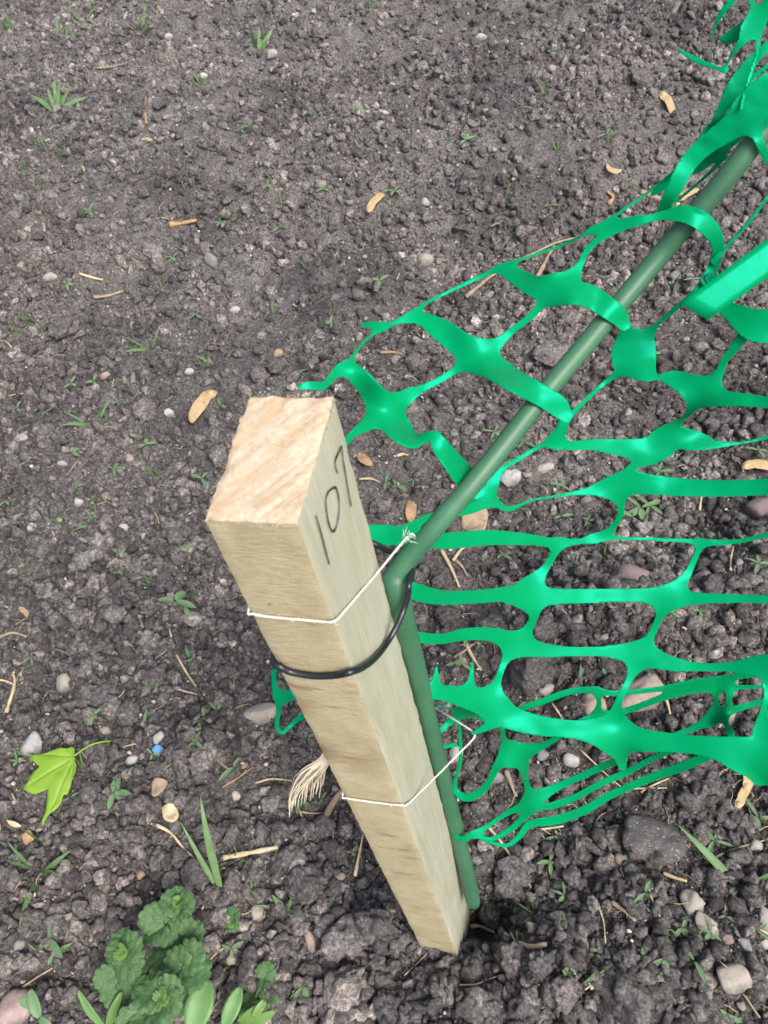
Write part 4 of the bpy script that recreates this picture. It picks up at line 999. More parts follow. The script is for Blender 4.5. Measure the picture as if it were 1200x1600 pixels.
for k in range(5):
    t_ = np.linspace(-0.5, 0.5, 7); b = random.uniform(-0.15, 0.15)
    pth = np.column_stack([t_, b * (0.25 - t_ ** 2) * 2, 0.05 * np.cos(t_ * 5)])
    v, f = sweep(pth, np.linspace(0.045, 0.025, 7), 5); straw_me.append((v, f))
smesh = [mesh_obj('straw_bit', v, f, m, link=False).data for (v, f) in straw_me for m in (M_STRAW, M_TWIG)]
for a, cnt in enumerate((26, 14, 22, 26, 18)):
    for x, y in area_points(cnt, a, 60 + a):
        p = gp(x, y); s = random.uniform(0.014, 0.038)
        o = bpy.data.objects.new('straw_bit', random.choice(smesh)); COL.objects.link(o)
        o.location = (p[0], p[1], p[2] + 0.005); o.scale = (s, s, s * 0.8); o.rotation_euler = (random.uniform(-.15, .15), random.uniform(-.2, .2), random.uniform(0, 6.28))
        tag(o, where('bit of dry straw', x, y) or 'thin bit of dry straw on the ' + AREAS[a][0], 'straw', 'straw bits on the ' + AREAS[a][0])

def flat_shape(outline_px, mat, name, label, cat, lift=0.006, curl=0.004, thick=0.0006, cells=None, parent=None, group=None):
    """a thin leaf-like thing lying on the soil: its outline, filled, gently curled"""
    o2 = catmull(list(outline_px) + [outline_px[0]], 4)[:-1]; c = o2.mean(0)
    pc = gp(*c); ppm = depth_at(pc) / F
    rings = 6; v, f = [], []
    z0 = pc[2] + lift; keep(pc, 0.8 * px2m(np.ptp(o2, axis=0).max() / 2, pc))
    def put(q):
        r = ray(*q); t = (z0 - CAM_H) / r[2]; w = ORG + r * t; return w
    n = len(o2)
    for k in range(1, rings + 1):
        for q in o2: v.append(put(c + (q - c) * k / rings))
    v.append(put(c)); v = np.array(v)
    f = [(n * rings, i, (i + 1) % n) for i in range(n)]
    for k in range(rings - 1):
        f += [(k * n + i, (k + 1) * n + i, (k + 1) * n + (i + 1) % n, k * n + (i + 1) % n) for i in range(n)]
    v[:, 2] += curl * fbm(np.column_stack([v[:, :2] * 35, np.zeros(len(v))]), int(c[0]) % 50, 3)
    o = mesh_obj(name, v, f, mat)
    md = o.modifiers.new('thickness', 'SOLIDIFY'); md.thickness = thick; md.offset = 0
    return tag(o, label, cat, group)
def wing(x, y, L, ang, label, bend=0.25, mat=None):
    """winged maple seed: a swollen nut at one end, a papery wing"""
    ca, sa = math.cos(ang), math.sin(ang)
    out = []
    for t in np.linspace(0, 1, 9):
        w = 0.10 + 0.09 * math.sin(t * math.pi) if t > 0.25 else 0.15
        out.append((t - 0.5, bend * (t - 0.5) ** 2 - w * (1 if 0 < t < 1 else 0.5)))
    for t in np.linspace(1, 0, 9):
        w = 0.07 + 0.11 * t * (1.3 - t) if t > 0.25 else 0.14
        out.append((t - 0.5, bend * (t - 0.5) ** 2 + w * (1 if 0 < t < 1 else 0.5)))
    pts = [(x + L * (a * ca - b * sa), y + L * (a * sa + b * ca)) for a, b in out]
    root = thing('maple_seed', gp(x, y), label, 'seed'); keep(gp(x, y), px2m(L * 0.5, gp(x, y)))
    o = flat_shape(pts, mat or M_SAMARA, 'wing', None, None, 0.009, 0.002); at_local(o, root)
    z0 = gp(x, y)[2] + 0.009; rr_ = ray(x - L * 0.38 * ca - bend * 0.14 * L * sa, y - L * 0.38 * sa + bend * 0.14 * L * ca); p = ORG + rr_ * ((z0 - CAM_H) / rr_[2]); r = px2m(L * 0.10, p)
    v, f = ico(2); o = mesh_obj('nut', v * np.array([r, r, r * 0.6]) + p, f, mat or M_SAMARA); at_local(o, root)
wing(311, 630, 62, math.radians(128), 'tan curved maple seed wing lying left of the stake top', -0.5)
wing(586, 315, 38, math.radians(-48), 'pale maple seed wing in the middle of the upper soil', 0.1)
wing(1044, 160, 40, math.radians(60), 'cream maple seed wing below the torn net at the upper right', 0.2)
wing(1070, 306, 44, math.radians(-40), 'tan maple seed wing lying against the tube near the right', 0.5)
wing(957, 267, 26, math.radians(20), 'small curled tan seed wing left of the tube at the upper right', -1.0)
wing(40, 958, 30, math.radians(50), 'brown seed wing at the left edge level with the twine', 0.2, M_DRYLEAF)
wing(230, 218, 18, math.radians(10), 'small tan seed wing in the upper left soil below the twig', 0.1)
wing(1170, 1210, 46, math.radians(-75), 'yellow seed wing at the right edge beside the net loop', 0.2)
wing(1164, 1240, 50, math.radians(-62), 'yellow seed wing just below the one by the net loop', -0.1)
wing(1185, 727, 50, math.radians(5), 'yellowish curled seed wing at the right edge under the net', 0.3)
flat_shape([(722, 800), (760, 793), (757, 826), (738, 829), (722, 818)], M_DRYLEAF, 'dry_leaf', 'folded tan dry leaf lying right of the tube above the third net row', 'leaf', 0.012, 0.010)
flat_shape([(557, 705), (570, 708), (582, 725), (572, 730), (560, 722)], M_BARK, 'dry_leaf', 'small brown dry leaf right of the stake under the first knot', 'leaf', 0.008, 0.008)
flat_shape([(636, 780), (648, 775), (650, 800), (640, 815), (633, 800)], M_BARK, 'dry_leaf', 'small dark curled dry leaf left of the tube kink', 'leaf', 0.008, 0.01)
flat_shape([(252, 1260), (268, 1252), (278, 1272), (270, 1284), (256, 1278)], M_STRAW, 'bark_chip', 'pale wood chip above the bent straw', 'bark', 0.012, 0.006, 0.003)
flat_shape([(10, 1282), (24, 1284), (32, 1290), (20, 1292)], M_STRAW, 'bark_chip', 'small tan chip below the maple leaf near the left edge', 'bark', 0.012, 0.004, 0.003)
flat_shape([(33, 1305), (45, 1296), (52, 1310), (40, 1320)], M_BARK, 'bark_chip', 'brown bark chip below the maple leaf', 'bark', 0.012, 0.004, 0.003)
flat_shape([(238, 1225), (246, 1216), (262, 1222), (252, 1240), (240, 1245)], M_TWIG, 'bark_chip', 'grey-brown bark chip right of the maple leaf', 'bark', 0.012, 0.004, 0.004)

# ------------------------------------------------------------------ maple leaf
keep(gp(80, 1215), 0.045); ml = thing('maple_leaf', gp(90, 1230), 'bright yellow-green fallen maple leaf with its stalk at the left edge', 'leaf')
k = 260 / 1200
mo = [(532, 285), (540, 235), (520, 213), (470, 225), (425, 222), (380, 240), (330, 258), (270, 272), (218, 262), (222, 300), (255, 335), (275, 352), (285, 358), (240, 395), (208, 430), (196, 470), (160, 515), (190, 535), (240, 556), (300, 535), (338, 520), (335, 570), (325, 640), (318, 700), (300, 745), (302, 790), (325, 740), (345, 700), (400, 660), (430, 620), (450, 560), (478, 555), (495, 510), (515, 450), (540, 395), (550, 345)]
mo = [(x * k, 1120 + y * k) for x, y in mo]
def maple_blade():
    m_ = np.array(mo + [mo[0]]); out = np.concatenate([np.linspace(m_[i], m_[i + 1], 4)[:-1] for i in range(len(mo))]); base = np.array([532 * k, 1120 + 287 * k])
    z0 = gp(90, 1220)[2] + 0.022
    rings, n = 9, len(out); v = []
    for r in range(1, rings + 1):
        for q in out:
            s = base + (q - base) * r / rings; w = ORG + ray(*s) * ((z0 - CAM_H) / ray(*s)[2]); v.append(w)
    w = ORG + ray(*base) * ((z0 - CAM_H) / ray(*base)[2]); v.append(w); v = np.array(v)
    f = [(n * rings, i, (i + 1) % n) for i in range(n)]
    for r in range(rings - 1): f += [(r * n + i, (r + 1) * n + i, (r + 1) * n + (i + 1) % n, r * n + (i + 1) % n) for i in range(n)]
    d = np.hypot(v[:, 0] - w[0], v[:, 1] - w[1])
    v[:, 2] += 0.004 * fbm(v * 22, 4, 3) - 0.5 * d * d
    # five sunken main veins
    for tip in ((218, 262), (160, 515), (302, 790), (480, 215), (495, 510)):
        q = np.array([tip[0] * k, 1120 + tip[1] * k]); e = ORG + ray(*q) * ((z0 - CAM_H) / ray(*q)[2]); u = (e - w)[:2]; L = np.linalg.norm(u); u /= L
        rel = v[:, :2] - w[:2]; al = rel @ u; pr = np.abs(rel[:, 0] * u[1] - rel[:, 1] * u[0])
        v[:, 2] -= np.where(al > 0, 0.0012 * np.exp(-(pr / 0.0018) ** 2), 0)
    o = mesh_obj('blade', v, f, M_MAPLE); at_local(o, ml)
    md = o.modifiers.new('thickness', 'SOLIDIFY'); md.thickness = 0.0004; md.offset = 0
    p = [w + np.array([0, 0, 0.001]), gp(148, 1175, 0.020), gp(165, 1168, 0.018), gp(180, 1164, 0.014)]
    vv, ff = sweep(catmull(p, 6), 0.0011, 6); at_local(mesh_obj('stalk', vv, ff, M_MAPLE), ml)
maple_blade()

# ------------------------------------------------------------------ grass and seedlings
def blade(base, tip, width, sag=0.2, side=None, n=8, up=None):
    """curved, keeled grass blade from base to tip (world points)"""
    base, tip = np.array(base), np.array(tip); L = np.linalg.norm(tip - base)
    mid = (base + tip) / 2 + np.array([0, 0, sag * L]) + (side if side is not None else 0)
    ts = np.linspace(0, 1, n + 1); pts = np.array([(1 - t) ** 2 * base + 2 * t * (1 - t) * mid + t * t * tip for t in ts])
    T = np.gradient(pts, axis=0); T /= np.linalg.norm(T, axis=1)[:, None]
    view = ORG - pts; W = np.cross(T, np.array([0.3, -0.6, 0.8]) if up is None else up); W /= np.linalg.norm(W, axis=1)[:, None] + 1e-9
    N = np.cross(W, T); v = []
    for i, t in enumerate(ts):
        w = width * 0.5 * min(1, 0.45 + 1.6 * t) * (1 - t ** 2.4) + 0.0001
        v += [pts[i] - W[i] * w, pts[i] - N[i] * w * 0.35, pts[i] + W[i] * w]
    f = []
    for i in range(n):
        a, b = 3 * i, 3 * i + 3; f += [(a, a + 1, b + 1, b), (a + 1, a + 2, b + 2, b + 1)]
    return v, f
def tuft_mesh(nb, seed, spread=0.7):
    r = random.Random(seed); parts = []
    for i in range(nb):
        a = r.uniform(0, 6.28); s = r.uniform(0.25, 1) * spread; h = r.uniform(0.55, 1)
        parts.append(blade((r.uniform(-.03, .03), r.uniform(-.03, .03), -0.15), (math.cos(a) * s, math.sin(a) * s, h * (1.1 - 0.7 * s)), r.uniform(0.07, 0.12), r.uniform(0.05, 0.3), n=6))
    return join_vf(parts)
def sprout_mesh(nl, seed):
    r = random.Random(seed); parts = [sweep([(0, 0, -0.2), (0.02, 0, 0.25), (0, 0.02, 0.5)], 0.035, 5)]
    a0 = r.uniform(0, 6)
    for i in range(nl):
        a = a0 + i * 6.283 / nl + r.uniform(-.6, .6); L = r.uniform(0.4, 1.0); w = r.uniform(0.15, 0.26); v = []; n = 7
        for t in np.linspace(0, 1, n):
            ww = w * math.sin(math.pi * min(1, t * 0.92 + 0.08)) ** 0.8; z = 0.5 + 0.18 * t - 0.25 * t * t
            for s_ in (-1, 0, 1):
                x, y = 0.05 + t * L, s_ * ww * 0.6; v.append((x * math.cos(a) - y * math.sin(a), x * math.sin(a) + y * math.cos(a), z + 0.06 * abs(s_)))
        f = []
        for i_ in range(n - 1):
            q = 3 * i_; f += [(q, q + 1, q + 4, q + 3), (q + 1, q + 2, q + 5, q + 4)]
        parts.append((v, f))
    return join_vf(parts)
GM = [mesh_obj('grass_seedling', *tuft_mesh(nb, 900 + i, sp), M_GRASS, link=False).data for i, (nb, sp) in enumerate([(2, .5), (3, .6), (3, .9), (4, .8), (5, 1.0), (2, .9)])]
SM = [mesh_obj('seedling', *sprout_mesh(nl, 950 + i), M_SEED, link=False).data for i, nl in enumerate([2, 2, 3, 3, 4, 4])]
def plant(kind, x, y, size_px, label, group=None, mesh=None):
    p = gp(x, y); s = px2m(size_px * (1.45 if kind == 'g' else 1.1), p)
    ms = GM if kind == 'g' else SM
    o = bpy.data.objects.new('grass_seedling' if kind == 'g' else 'seedling', ms[mesh] if mesh is not None else random.choice(ms)); COL.objects.link(o)
    o.location = tuple(p); o.scale = (s, s, s); o.rotation_euler = (random.uniform(-.25, .25), random.uniform(-.25, .25), random.uniform(0, 6.28))
    return tag(o, label, 'grass' if kind == 'g' else 'seedling', group)
GRASS_UP = [(22, 48, 30), (88, 55, 24), (104, 62, 18), (222, 50, 34), (142, 22, 26), (398, 72, 34), (415, 60, 24), (75, 236, 26), (857, 150, 34), (618, 246, 22), (725, 130, 20), (658, 236, 14), (192, 468, 18), (250, 430, 14), (368, 340, 22), (440, 320, 20), (537, 430, 18), (425, 490, 20), (62, 293, 16), (40, 265, 16), (206, 360, 16), (420, 120, 10), (790, 310, 18), (780, 390, 22), (820, 300, 14), (575, 80, 10), (870, 235, 22), (948, 205, 18), (700, 222, 14), (980, 290, 22)]
GRASS_LEFT = [(48, 500, 26), (55, 505, 20), (190, 520, 22), (235, 545, 30), (160, 545, 26), (305, 700, 22), (335, 700, 24), (148, 665, 38), (190, 590, 24), (200, 680, 18), (240, 740, 30), (262, 745, 26), (88, 820, 26), (58, 830, 20), (140, 820, 22), (150, 800, 18), (165, 780, 22), (40, 890, 26), (30, 880, 20), (235, 915, 24), (155, 935, 20), (280, 690, 16), (310, 930, 26), (215, 975, 30), (335, 570, 30), (320, 575, 20), (60, 760, 20), (275, 830, 18)]
GRASS_NET = [(848, 590, 18), (970, 590, 30), (1055, 545, 24), (1072, 560, 24), (820, 330, 20), (1150, 630, 22), (1185, 610, 20), (1075, 720, 30), (1120, 700, 22), (1040, 730, 30), (760, 880, 22), (880, 890, 24), (900, 880, 24), (945, 870, 24), (740, 1020, 26), (790, 960, 22), (870, 1040, 26), (745, 590, 22), (880, 420, 22), (1130, 850, 20), (1140, 980, 30), (1170, 985, 28), (1110, 1000, 20), (1060, 1030, 24)]
GRASS_BR = [(905, 1538, 44), (880, 1425, 30), (895, 1440, 34), (835, 1430, 34), (860, 1390, 26), (990, 1380, 34), (930, 1270, 30), (1110, 1280, 30), (1105, 1540, 40), (1120, 1520, 36), (1180, 1300, 30), (1000, 1545, 30), (1190, 1560, 40)]
GRASS_BL = [(245, 1072, 36), (255, 1050, 28), (200, 1075, 26), (105, 1195, 26), (160, 1200, 40), (130, 1205, 30), (440, 1420, 40), (455, 1430, 40), (300, 1060, 24), (205, 1310, 22), (50, 1360, 50), (75, 1320, 44), (345, 1085, 26), (25, 1480, 20), (60, 1490, 30), (480, 1080, 30), (415, 1410, 30), (340, 1180, 22)]
for lst, a in ((GRASS_UP, 0), (GRASS_LEFT, 1), (GRASS_BL, 2), (GRASS_NET, 3), (GRASS_BR, 4)):
    for x, y, s in lst + [(x_, y_, 12 + 16 * ((x_ * 7.3) % 1)) for x_, y_ in area_points((22, 12, 10, 18, 12)[a], a, 80 + a)]:
        plant('g', x, y, s, where('small grass seedling', x, y) or 'small grass seedling on the ' + AREAS[a][0], 'grass seedlings on the ' + AREAS[a][0])
SD_UP = [(210, 270, 14), (560, 235, 16), (300, 250, 12), (485, 185, 14), (735, 300, 16), (860, 330, 18), (520, 510, 20), (310, 500, 16), (470, 590, 16), (480, 235, 12)]
SD_LEFT = [(320, 755, 22), (230, 700, 20), (190, 870, 20), (120, 715, 22), (275, 955, 44), (295, 950, 34), (300, 860, 20), (220, 790, 16), (115, 605, 16), (350, 640, 18), (180, 740, 20), (15, 790, 18)]
SD_NET = [(600, 765, 26), (620, 765, 20), (650, 755, 16), (1000, 800, 32), (1015, 795, 28), (985, 815, 26), (720, 1040, 24), (705, 960, 22), (905, 1040, 30), (940, 1045, 26), (825, 1105, 24), (870, 540, 16), (1010, 560, 24), (875, 810, 20), (770, 680, 18), (820, 700, 20), (960, 780, 20), (1180, 890, 24), (1090, 960, 20), (730, 1000, 22)]
SD_BR = [(1005, 1398, 34), (1040, 1460, 30), (1060, 1450, 26), (1035, 1500, 30), (1080, 1510, 34), (1180, 1455, 22), (855, 1350, 24), (980, 1340, 28), (1110, 1320, 28), (870, 1330, 20), (1180, 1280, 30), (1130, 1580, 30), (950, 1590, 24), (850, 1310, 20), (1100, 1560, 24), (1000, 1500, 20)]
SD_BL = [(300, 1035, 22), (305, 1040, 20), (150, 1120, 26), (340, 1118, 24), (320, 1125, 20), (180, 1245, 34), (195, 1240, 28), (310, 1165, 20), (365, 1205, 30), (400, 1375, 22), (205, 1320, 24), (115, 1255, 24), (480, 1545, 30), (95, 1470, 40), (90, 1490, 30), (190, 1425, 20), (125, 1425, 18), (485, 1160, 26), (60, 1185, 18), (30, 1190, 16), (240, 1180, 16), (295, 1370, 12), (470, 1260, 22), (415, 1540, 24), (295, 1130, 14), (505, 1250, 14)]
for lst, a in ((SD_UP, 0), (SD_LEFT, 1), (SD_BL, 2), (SD_NET, 3), (SD_BR, 4)):
    for x, y, s in lst + [(x_, y_, 11 + 11 * ((x_ * 7.3) % 1)) for x_, y_ in area_points((20, 12, 12, 18, 14)[a], a, 120 + a)]:
        plant('s', x, y, s, where('tiny broad-leaved seedling', x, y) or 'tiny broad-leaved seedling on the ' + AREAS[a][0], 'broad-leaved seedlings on the ' + AREAS[a][0])
def grass_plant(base_px, tips, label, mat=M_GRASS):
    """tips: (px, py, height above soil, width px, sag)"""
    b = gp(*base_px); root = thing('grass_plant', b, label, 'grass')
    for (x, y, hgt, w, sag) in tips:
        r = ray(x, y); t = (b[2] + hgt - CAM_H) / r[2]; tip = ORG + r * t
        v, f = blade(b + np.array([0, 0, -0.006]), tip, px2m(w, b), sag, n=12)
        o = mesh_obj('blade', v, f, mat); at_local(o, root)
        md = o.modifiers.new('thickness', 'SOLIDIFY'); md.thickness = 0.0003; md.offset = 0
    return root
grass_plant((348, 1404), [(313, 1241, 0.085, 13, 0.20), (281, 1282, 0.05, 9, 0.12)], 'tall pair of green grass blades above the ground ivy')
grass_plant((1162, 1392), [(1058, 1288, 0.02, 15, 0.10), (1215, 1360, 0.02, 17, 0.12), (1172, 1420, 0.01, 12, 0.1), (1140, 1405, 0.005, 9, 0.1)], 'long-bladed green grass plant near the right edge at the bottom')
grass_plant((88, 176), [(46, 148, 0.02, 9, 0.15), (138, 153, 0.02, 9, 0.2), (93, 128, 0.06, 9, 0.1), (74, 138, 0.05, 8, 0.1), (108, 140, 0.04, 8, 0.1), (85, 118, 0.05, 6, 0.1)], 'largest grass tuft in the upper left soil')
grass_plant((405, 82), [(388, 66, 0.02, 7, 0.1), (428, 42, 0.04, 9, 0.1), (405, 42, 0.05, 8, 0.1), (420, 60, 0.03, 8, 0.1)], 'pale grass tuft near the top edge')
grass_plant((60, 1372), [(112, 1328, 0.03, 10, 0.15), (30, 1450, 0.02, 9, 0.25), (45, 1395, 0.02, 8, 0.1)], 'grass plant with a long bent blade left of the ground ivy')
grass_plant((448, 1428), [(425, 1398, 0.03, 12, 0.1), (460, 1430, 0.02, 11, 0.1), (434, 1455, 0.01, 10, 0.15), (455, 1402, 0.03, 8, 0.1)], 'grass tuft between ground ivy and stake foot')
grass_plant((905, 1550), [(930, 1520, 0.03, 16, 0.1), (878, 1515, 0.03, 12, 0.15), (945, 1515, 0.02, 12, 0.15), (898, 1540, 0.02, 12, 0.1)], 'short broad grass tuft right of the stake foot at the bottom')

# ------------------------------------------------------------------ ground ivy
def ivy_leaf_mesh(seed, crumple=0.03):
    """kidney-shaped leaf with rounded teeth; every vein fans out from the stalk at the origin"""
    r = random.Random(seed); rings, n = 10, 78; v = [(0, 0, 0)]; wv = r.uniform(0, 6); fold = r.uniform(0.02, 0.16)
    out = []
    for i in range(n):
        a = -math.pi + 2 * math.pi * (i + 0.5) / n
        lobe = abs(math.cos(a * 5.5)) ** 0.55
        R = 0.50 * (1 + 0.17 * (lobe - 0.6)) * (1 + 0.05 * math.sin(2 * a + wv))
        R *= 1 - 0.55 * math.exp(-((math.pi - abs(a)) / 0.30) ** 2)
        out.append((0.30 + R * math.cos(a), 1.08 * R * math.sin(a), lobe))
    for k in range(1, rings + 1):
        t = k / rings
        for x, y, lobe in out:
            X, Y = x * t, y * t; a = math.atan2(Y, X + 0.02)
            vein = abs(math.sin(a * 2.6))
            z = 0.13 * t - 0.17 * t ** 3 + 0.04 * vein * t * (1.15 - t) + fold * abs(Y)
            z += crumple * math.sin(15 * X + seed) * math.sin(15 * Y + 2 * seed) * t + 0.035 * math.sin(a * 3 + wv) * t ** 3
            v.append((X, Y, z))
    f = [(0, 1 + i, 1 + (i + 1) % n) for i in range(n)]
    for k in range(rings - 1):
        b = 1 + k * n; f += [(b + i, b + n + i, b + n + (i + 1) % n, b + (i + 1) % n) for i in range(n)]
    v = np.array(v); v[:, 0] += 0.06
    return v, f
IVM = [mesh_obj('leaf', *ivy_leaf_mesh(i), M_IVY, link=False).data for i in range(7)]
IVY = [mesh_obj('leaf', *ivy_leaf_mesh(10 + i, 0.03), M_IVY2, link=False).data for i in range(2)]
def vein_attr(me):
    co = np.array([v.co[:] for v in me.vertices]); x = co[:, 0] - 0.06
    a = np.arctan2(co[:, 1], x + 0.02); rr = np.hypot(x, co[:, 1])
    val = np.exp(-(np.abs(np.sin(a * 2.6)) * rr / 0.022) ** 2) * (rr < 0.8)
    at = me.attributes.new('vein', 'FLOAT', 'POINT'); at.data.foreach_set('value', val.astype(np.float32))
for _me in IVM + IVY: vein_attr(_me)
def rosette(root, px, py, hgt, leaves, tilt=0.25):
    """whorl of leaves at the shoot tip: (angle in the picture, size px, lift, young)"""
    g = gp(px, py); r = ray(px, py); t = (g[2] + hgt - CAM_H) / r[2]; c = ORG + r * t
    for (ang, s, dz, rise, young) in leaves:
        me_ = random.choice(IVY if young else IVM)
        o = bpy.data.objects.new('leaf', me_); COL.objects.link(o); sz = px2m(s * random.uniform(0.72, 0.98) * (0.85 if young else 1), c)
        a = -math.radians(ang)                             # picture angle (clockwise) to ground azimuth
        R = Matrix.Rotation(a, 4, 'Z') @ Matrix.Rotation(-rise + random.uniform(-.4, .25), 4, 'Y') @ Matrix.Rotation(random.uniform(-.55, .55), 4, 'X')
        o.parent = root
        o.matrix_local = Matrix.Translation(Vector(c + np.array([0, 0, dz])) - Vector(root.location)) @ R @ Matrix.Diagonal((sz, sz, sz, 1))
    base = np.array([c[0] * 0.7 + root.location[0] * 0.3, c[1] * 0.7 + root.location[1] * 0.3, g[2] - 0.005])
    v, f = sweep(catmull([base, (base + c) / 2 + [0.003, 0, 0.004], c], 4), 0.0013, 6)
    at_local(mesh_obj('stem', v, f, M_IVY2), root)
ivy = thing('ground_ivy', gp(245, 1500), 'crinkly dark green ground ivy clump at the bottom left', 'plant')
rosette(ivy, 282, 1412, .060, [(100, 44, 0, .15, 0), (-80, 40, .001, .3, 0), (10, 40, .003, .25, 0), (185, 40, .002, .2, 0), (50, 24, .006, .7, 1), (230, 22, .007, .7, 1), (140, 20, .008, .8, 1)])
rosette(ivy, 258, 1440, .045, [(200, 56, 0, .1, 0), (150, 58, -.004, 0, 0), (95, 52, -.006, -.1, 0), (20, 44, -.004, 0, 0), (260, 40, .002, .3, 0)])
rosette(ivy, 290, 1462, .035, [(60, 56, 0, -.1, 0), (0, 50, .001, .1, 0), (120, 50, -.004, -.1, 0), (-60, 40, .002, .2, 0)])
rosette(ivy, 196, 1485, .058, [(250, 50, 0, .2, 0), (170, 46, .001, .2, 0), (75, 54, -.002, .05, 0), (0, 48, .001, .2, 0), (-50, 44, .002, .25, 0), (120, 26, .006, .7, 1), (300, 22, .007, .7, 1)])
rosette(ivy, 182, 1520, .035, [(150, 54, 0, 0, 0), (90, 56, -.002, -.1, 0), (220, 44, 0, .1, 0), (40, 40, -.004, 0, 0)])
rosette(ivy, 256, 1558, .070, [(30, 50, 0, .15, 0), (110, 56, 0, .1, 0), (190, 58, .001, .12, 0), (275, 52, .001, .2, 0), (-30, 52, .002, .2, 0), (60, 28, .006, .6, 1), (180, 26, .006, .6, 1), (300, 26, .007, .7, 1)])
rosette(ivy, 285, 1515, .045, [(-40, 62, 0, .1, 0), (20, 60, -.002, 0, 0), (-110, 58, -.001, .1, 0), (80, 50, -.004, 0, 0), (190, 60, -.003, 0, 0)])
rosette(ivy, 228, 1585, .045, [(140, 62, 0, 0, 0), (80, 60, -.002, 0, 0), (200, 56, -.001, .1, 0), (20, 60, -.004, 0, 0)])
rosette(ivy, 232, 1520, .022, [(0, 54, 0, 0, 0), (120, 54, 0, 0, 0), (240, 54, 0, 0, 0), (180, 50, .002, 0, 0), (60, 50, .002, 0, 0)])
rosette(ivy, 275, 1490, .028, [(0, 50, 0, 0, 0), (130, 50, 0, 0, 0), (230, 50, 0, 0, 0), (60, 50, .002, 0, 0)])
rosette(ivy, 290, 1550, .028, [(20, 50, 0, 0, 0), (110, 50, 0, 0, 0), (-70, 50, 0, 0, 0)])
iv2 = thing('ground_ivy', gp(412, 1545), 'small round-leaved ground ivy shoot between the clump and the stake foot', 'plant')
rosette(iv2, 415, 1530, .02, [(-70, 32, .004, .2, 0), (20, 24, 0, .1, 0), (120, 24, 0, 0, 0)])
rosette(iv2, 418, 1560, .015, [(0, 26, 0, .1, 0), (-120, 20, 0, .1, 0), (140, 28, 0, 0, 0)])
rosette(iv2, 385, 1568, .012, [(40, 28, 0, 0, 0), (170, 26, 0, 0, 0), (-60, 26, 0, 0, 0)])
iv3 = thing('ground_ivy', gp(366, 1460), 'pale small ground ivy shoot just right of the clump', 'plant')
rosette(iv3, 362, 1440, .015, [(-60, 28, 0, .3, 0), (60, 26, 0, 0, 0), (100, 18, 0, 0, 1)])
rosette(iv3, 342, 1524, .012, [(-80, 20, 0, .2, 1), (90, 16, 0, 0, 0)])
def broad_leaf(root, base_px, tip_px, w_px, hb, ht, mat, cup=0.15):
    def at(q, h):
        g = gp(*base_px); r = ray(*q); t = (g[2] + h - CAM_H) / r[2]; return ORG + r * t
    b, e = at(base_px, hb), at(tip_px, ht); L = np.linalg.norm(e - b); T = (e - b) / L
    W = np.cross(T, np.array([0, -0.45, 0.9])); W /= np.linalg.norm(W); N = np.cross(W, T); n, m = 14, 6; v = []; w = px2m(w_px, b) / 2
    for i in range(n + 1):
        t = i / n; ww = w * math.sin(math.pi * (0.06 + 0.9 * t)) ** 0.65
        for j in range(m + 1):
            s_ = j / m * 2 - 1; v.append(b + T * L * t + W * ww * s_ + N * (cup * w * abs(s_) ** 1.5 + 0.10 * L * math.sin(math.pi * t) - 0.02 * w * (s_ == 0)))
    f = [(i * (m + 1) + j, (i + 1) * (m + 1) + j, (i + 1) * (m + 1) + j + 1, i * (m + 1) + j + 1) for i in range(n) for j in range(m)]
    o = mesh_obj('leaf', v, f, mat); at_local(o, root)
    md = o.modifiers.new('thickness', 'SOLIDIFY'); md.thickness = 0.0005; md.offset = 0
bl = thing('broadleaf_weed', gp(305, 1610), 'smooth oval light green leaf at the bottom edge beside the ground ivy', 'plant')
broad_leaf(bl, (300, 1612), (325, 1530), 44, .060, .065, M_SMOOTH)
b2 = thing('broadleaf_weed', gp(365, 1600), 'light green weed with a fresh yellow-green tip at the bottom edge', 'plant')
broad_leaf(b2, (350, 1605), (376, 1542), 26, .04, .045, M_SMOOTH)
broad_leaf(b2, (372, 1598), (416, 1566), 18, .035, .05, M_IVY2); broad_leaf(b2, (385, 1600), (430, 1580), 16, .035, .045, M_IVY2); broad_leaf(b2, (395, 1590), (412, 1562), 12, .045, .05, M_IVY2)
b3 = thing('broadleaf_weed', gp(160, 1600), 'narrow light green shoots rising left of the ground ivy at the bottom edge', 'plant')
broad_leaf(b3, (165, 1606), (122, 1546), 13, .03, .06, M_SMOOTH); broad_leaf(b3, (168, 1606), (190, 1550), 15, .03, .05, M_IVY2); broad_leaf(b3, (185, 1615), (204, 1585), 14, .03, .04, M_SMOOTH)
b4 = thing('broadleaf_weed', gp(60, 1590), 'small grey-green weed in the lower left corner', 'plant')
broad_leaf(b4, (62, 1590), (48, 1545), 20, .03, .04, M_SEED); broad_leaf(b4, (62, 1590), (82, 1605), 15, .03, .03, M_SEED); broad_leaf(b4, (56, 1570), (30, 1560), 16, .03, .035, M_SEED)

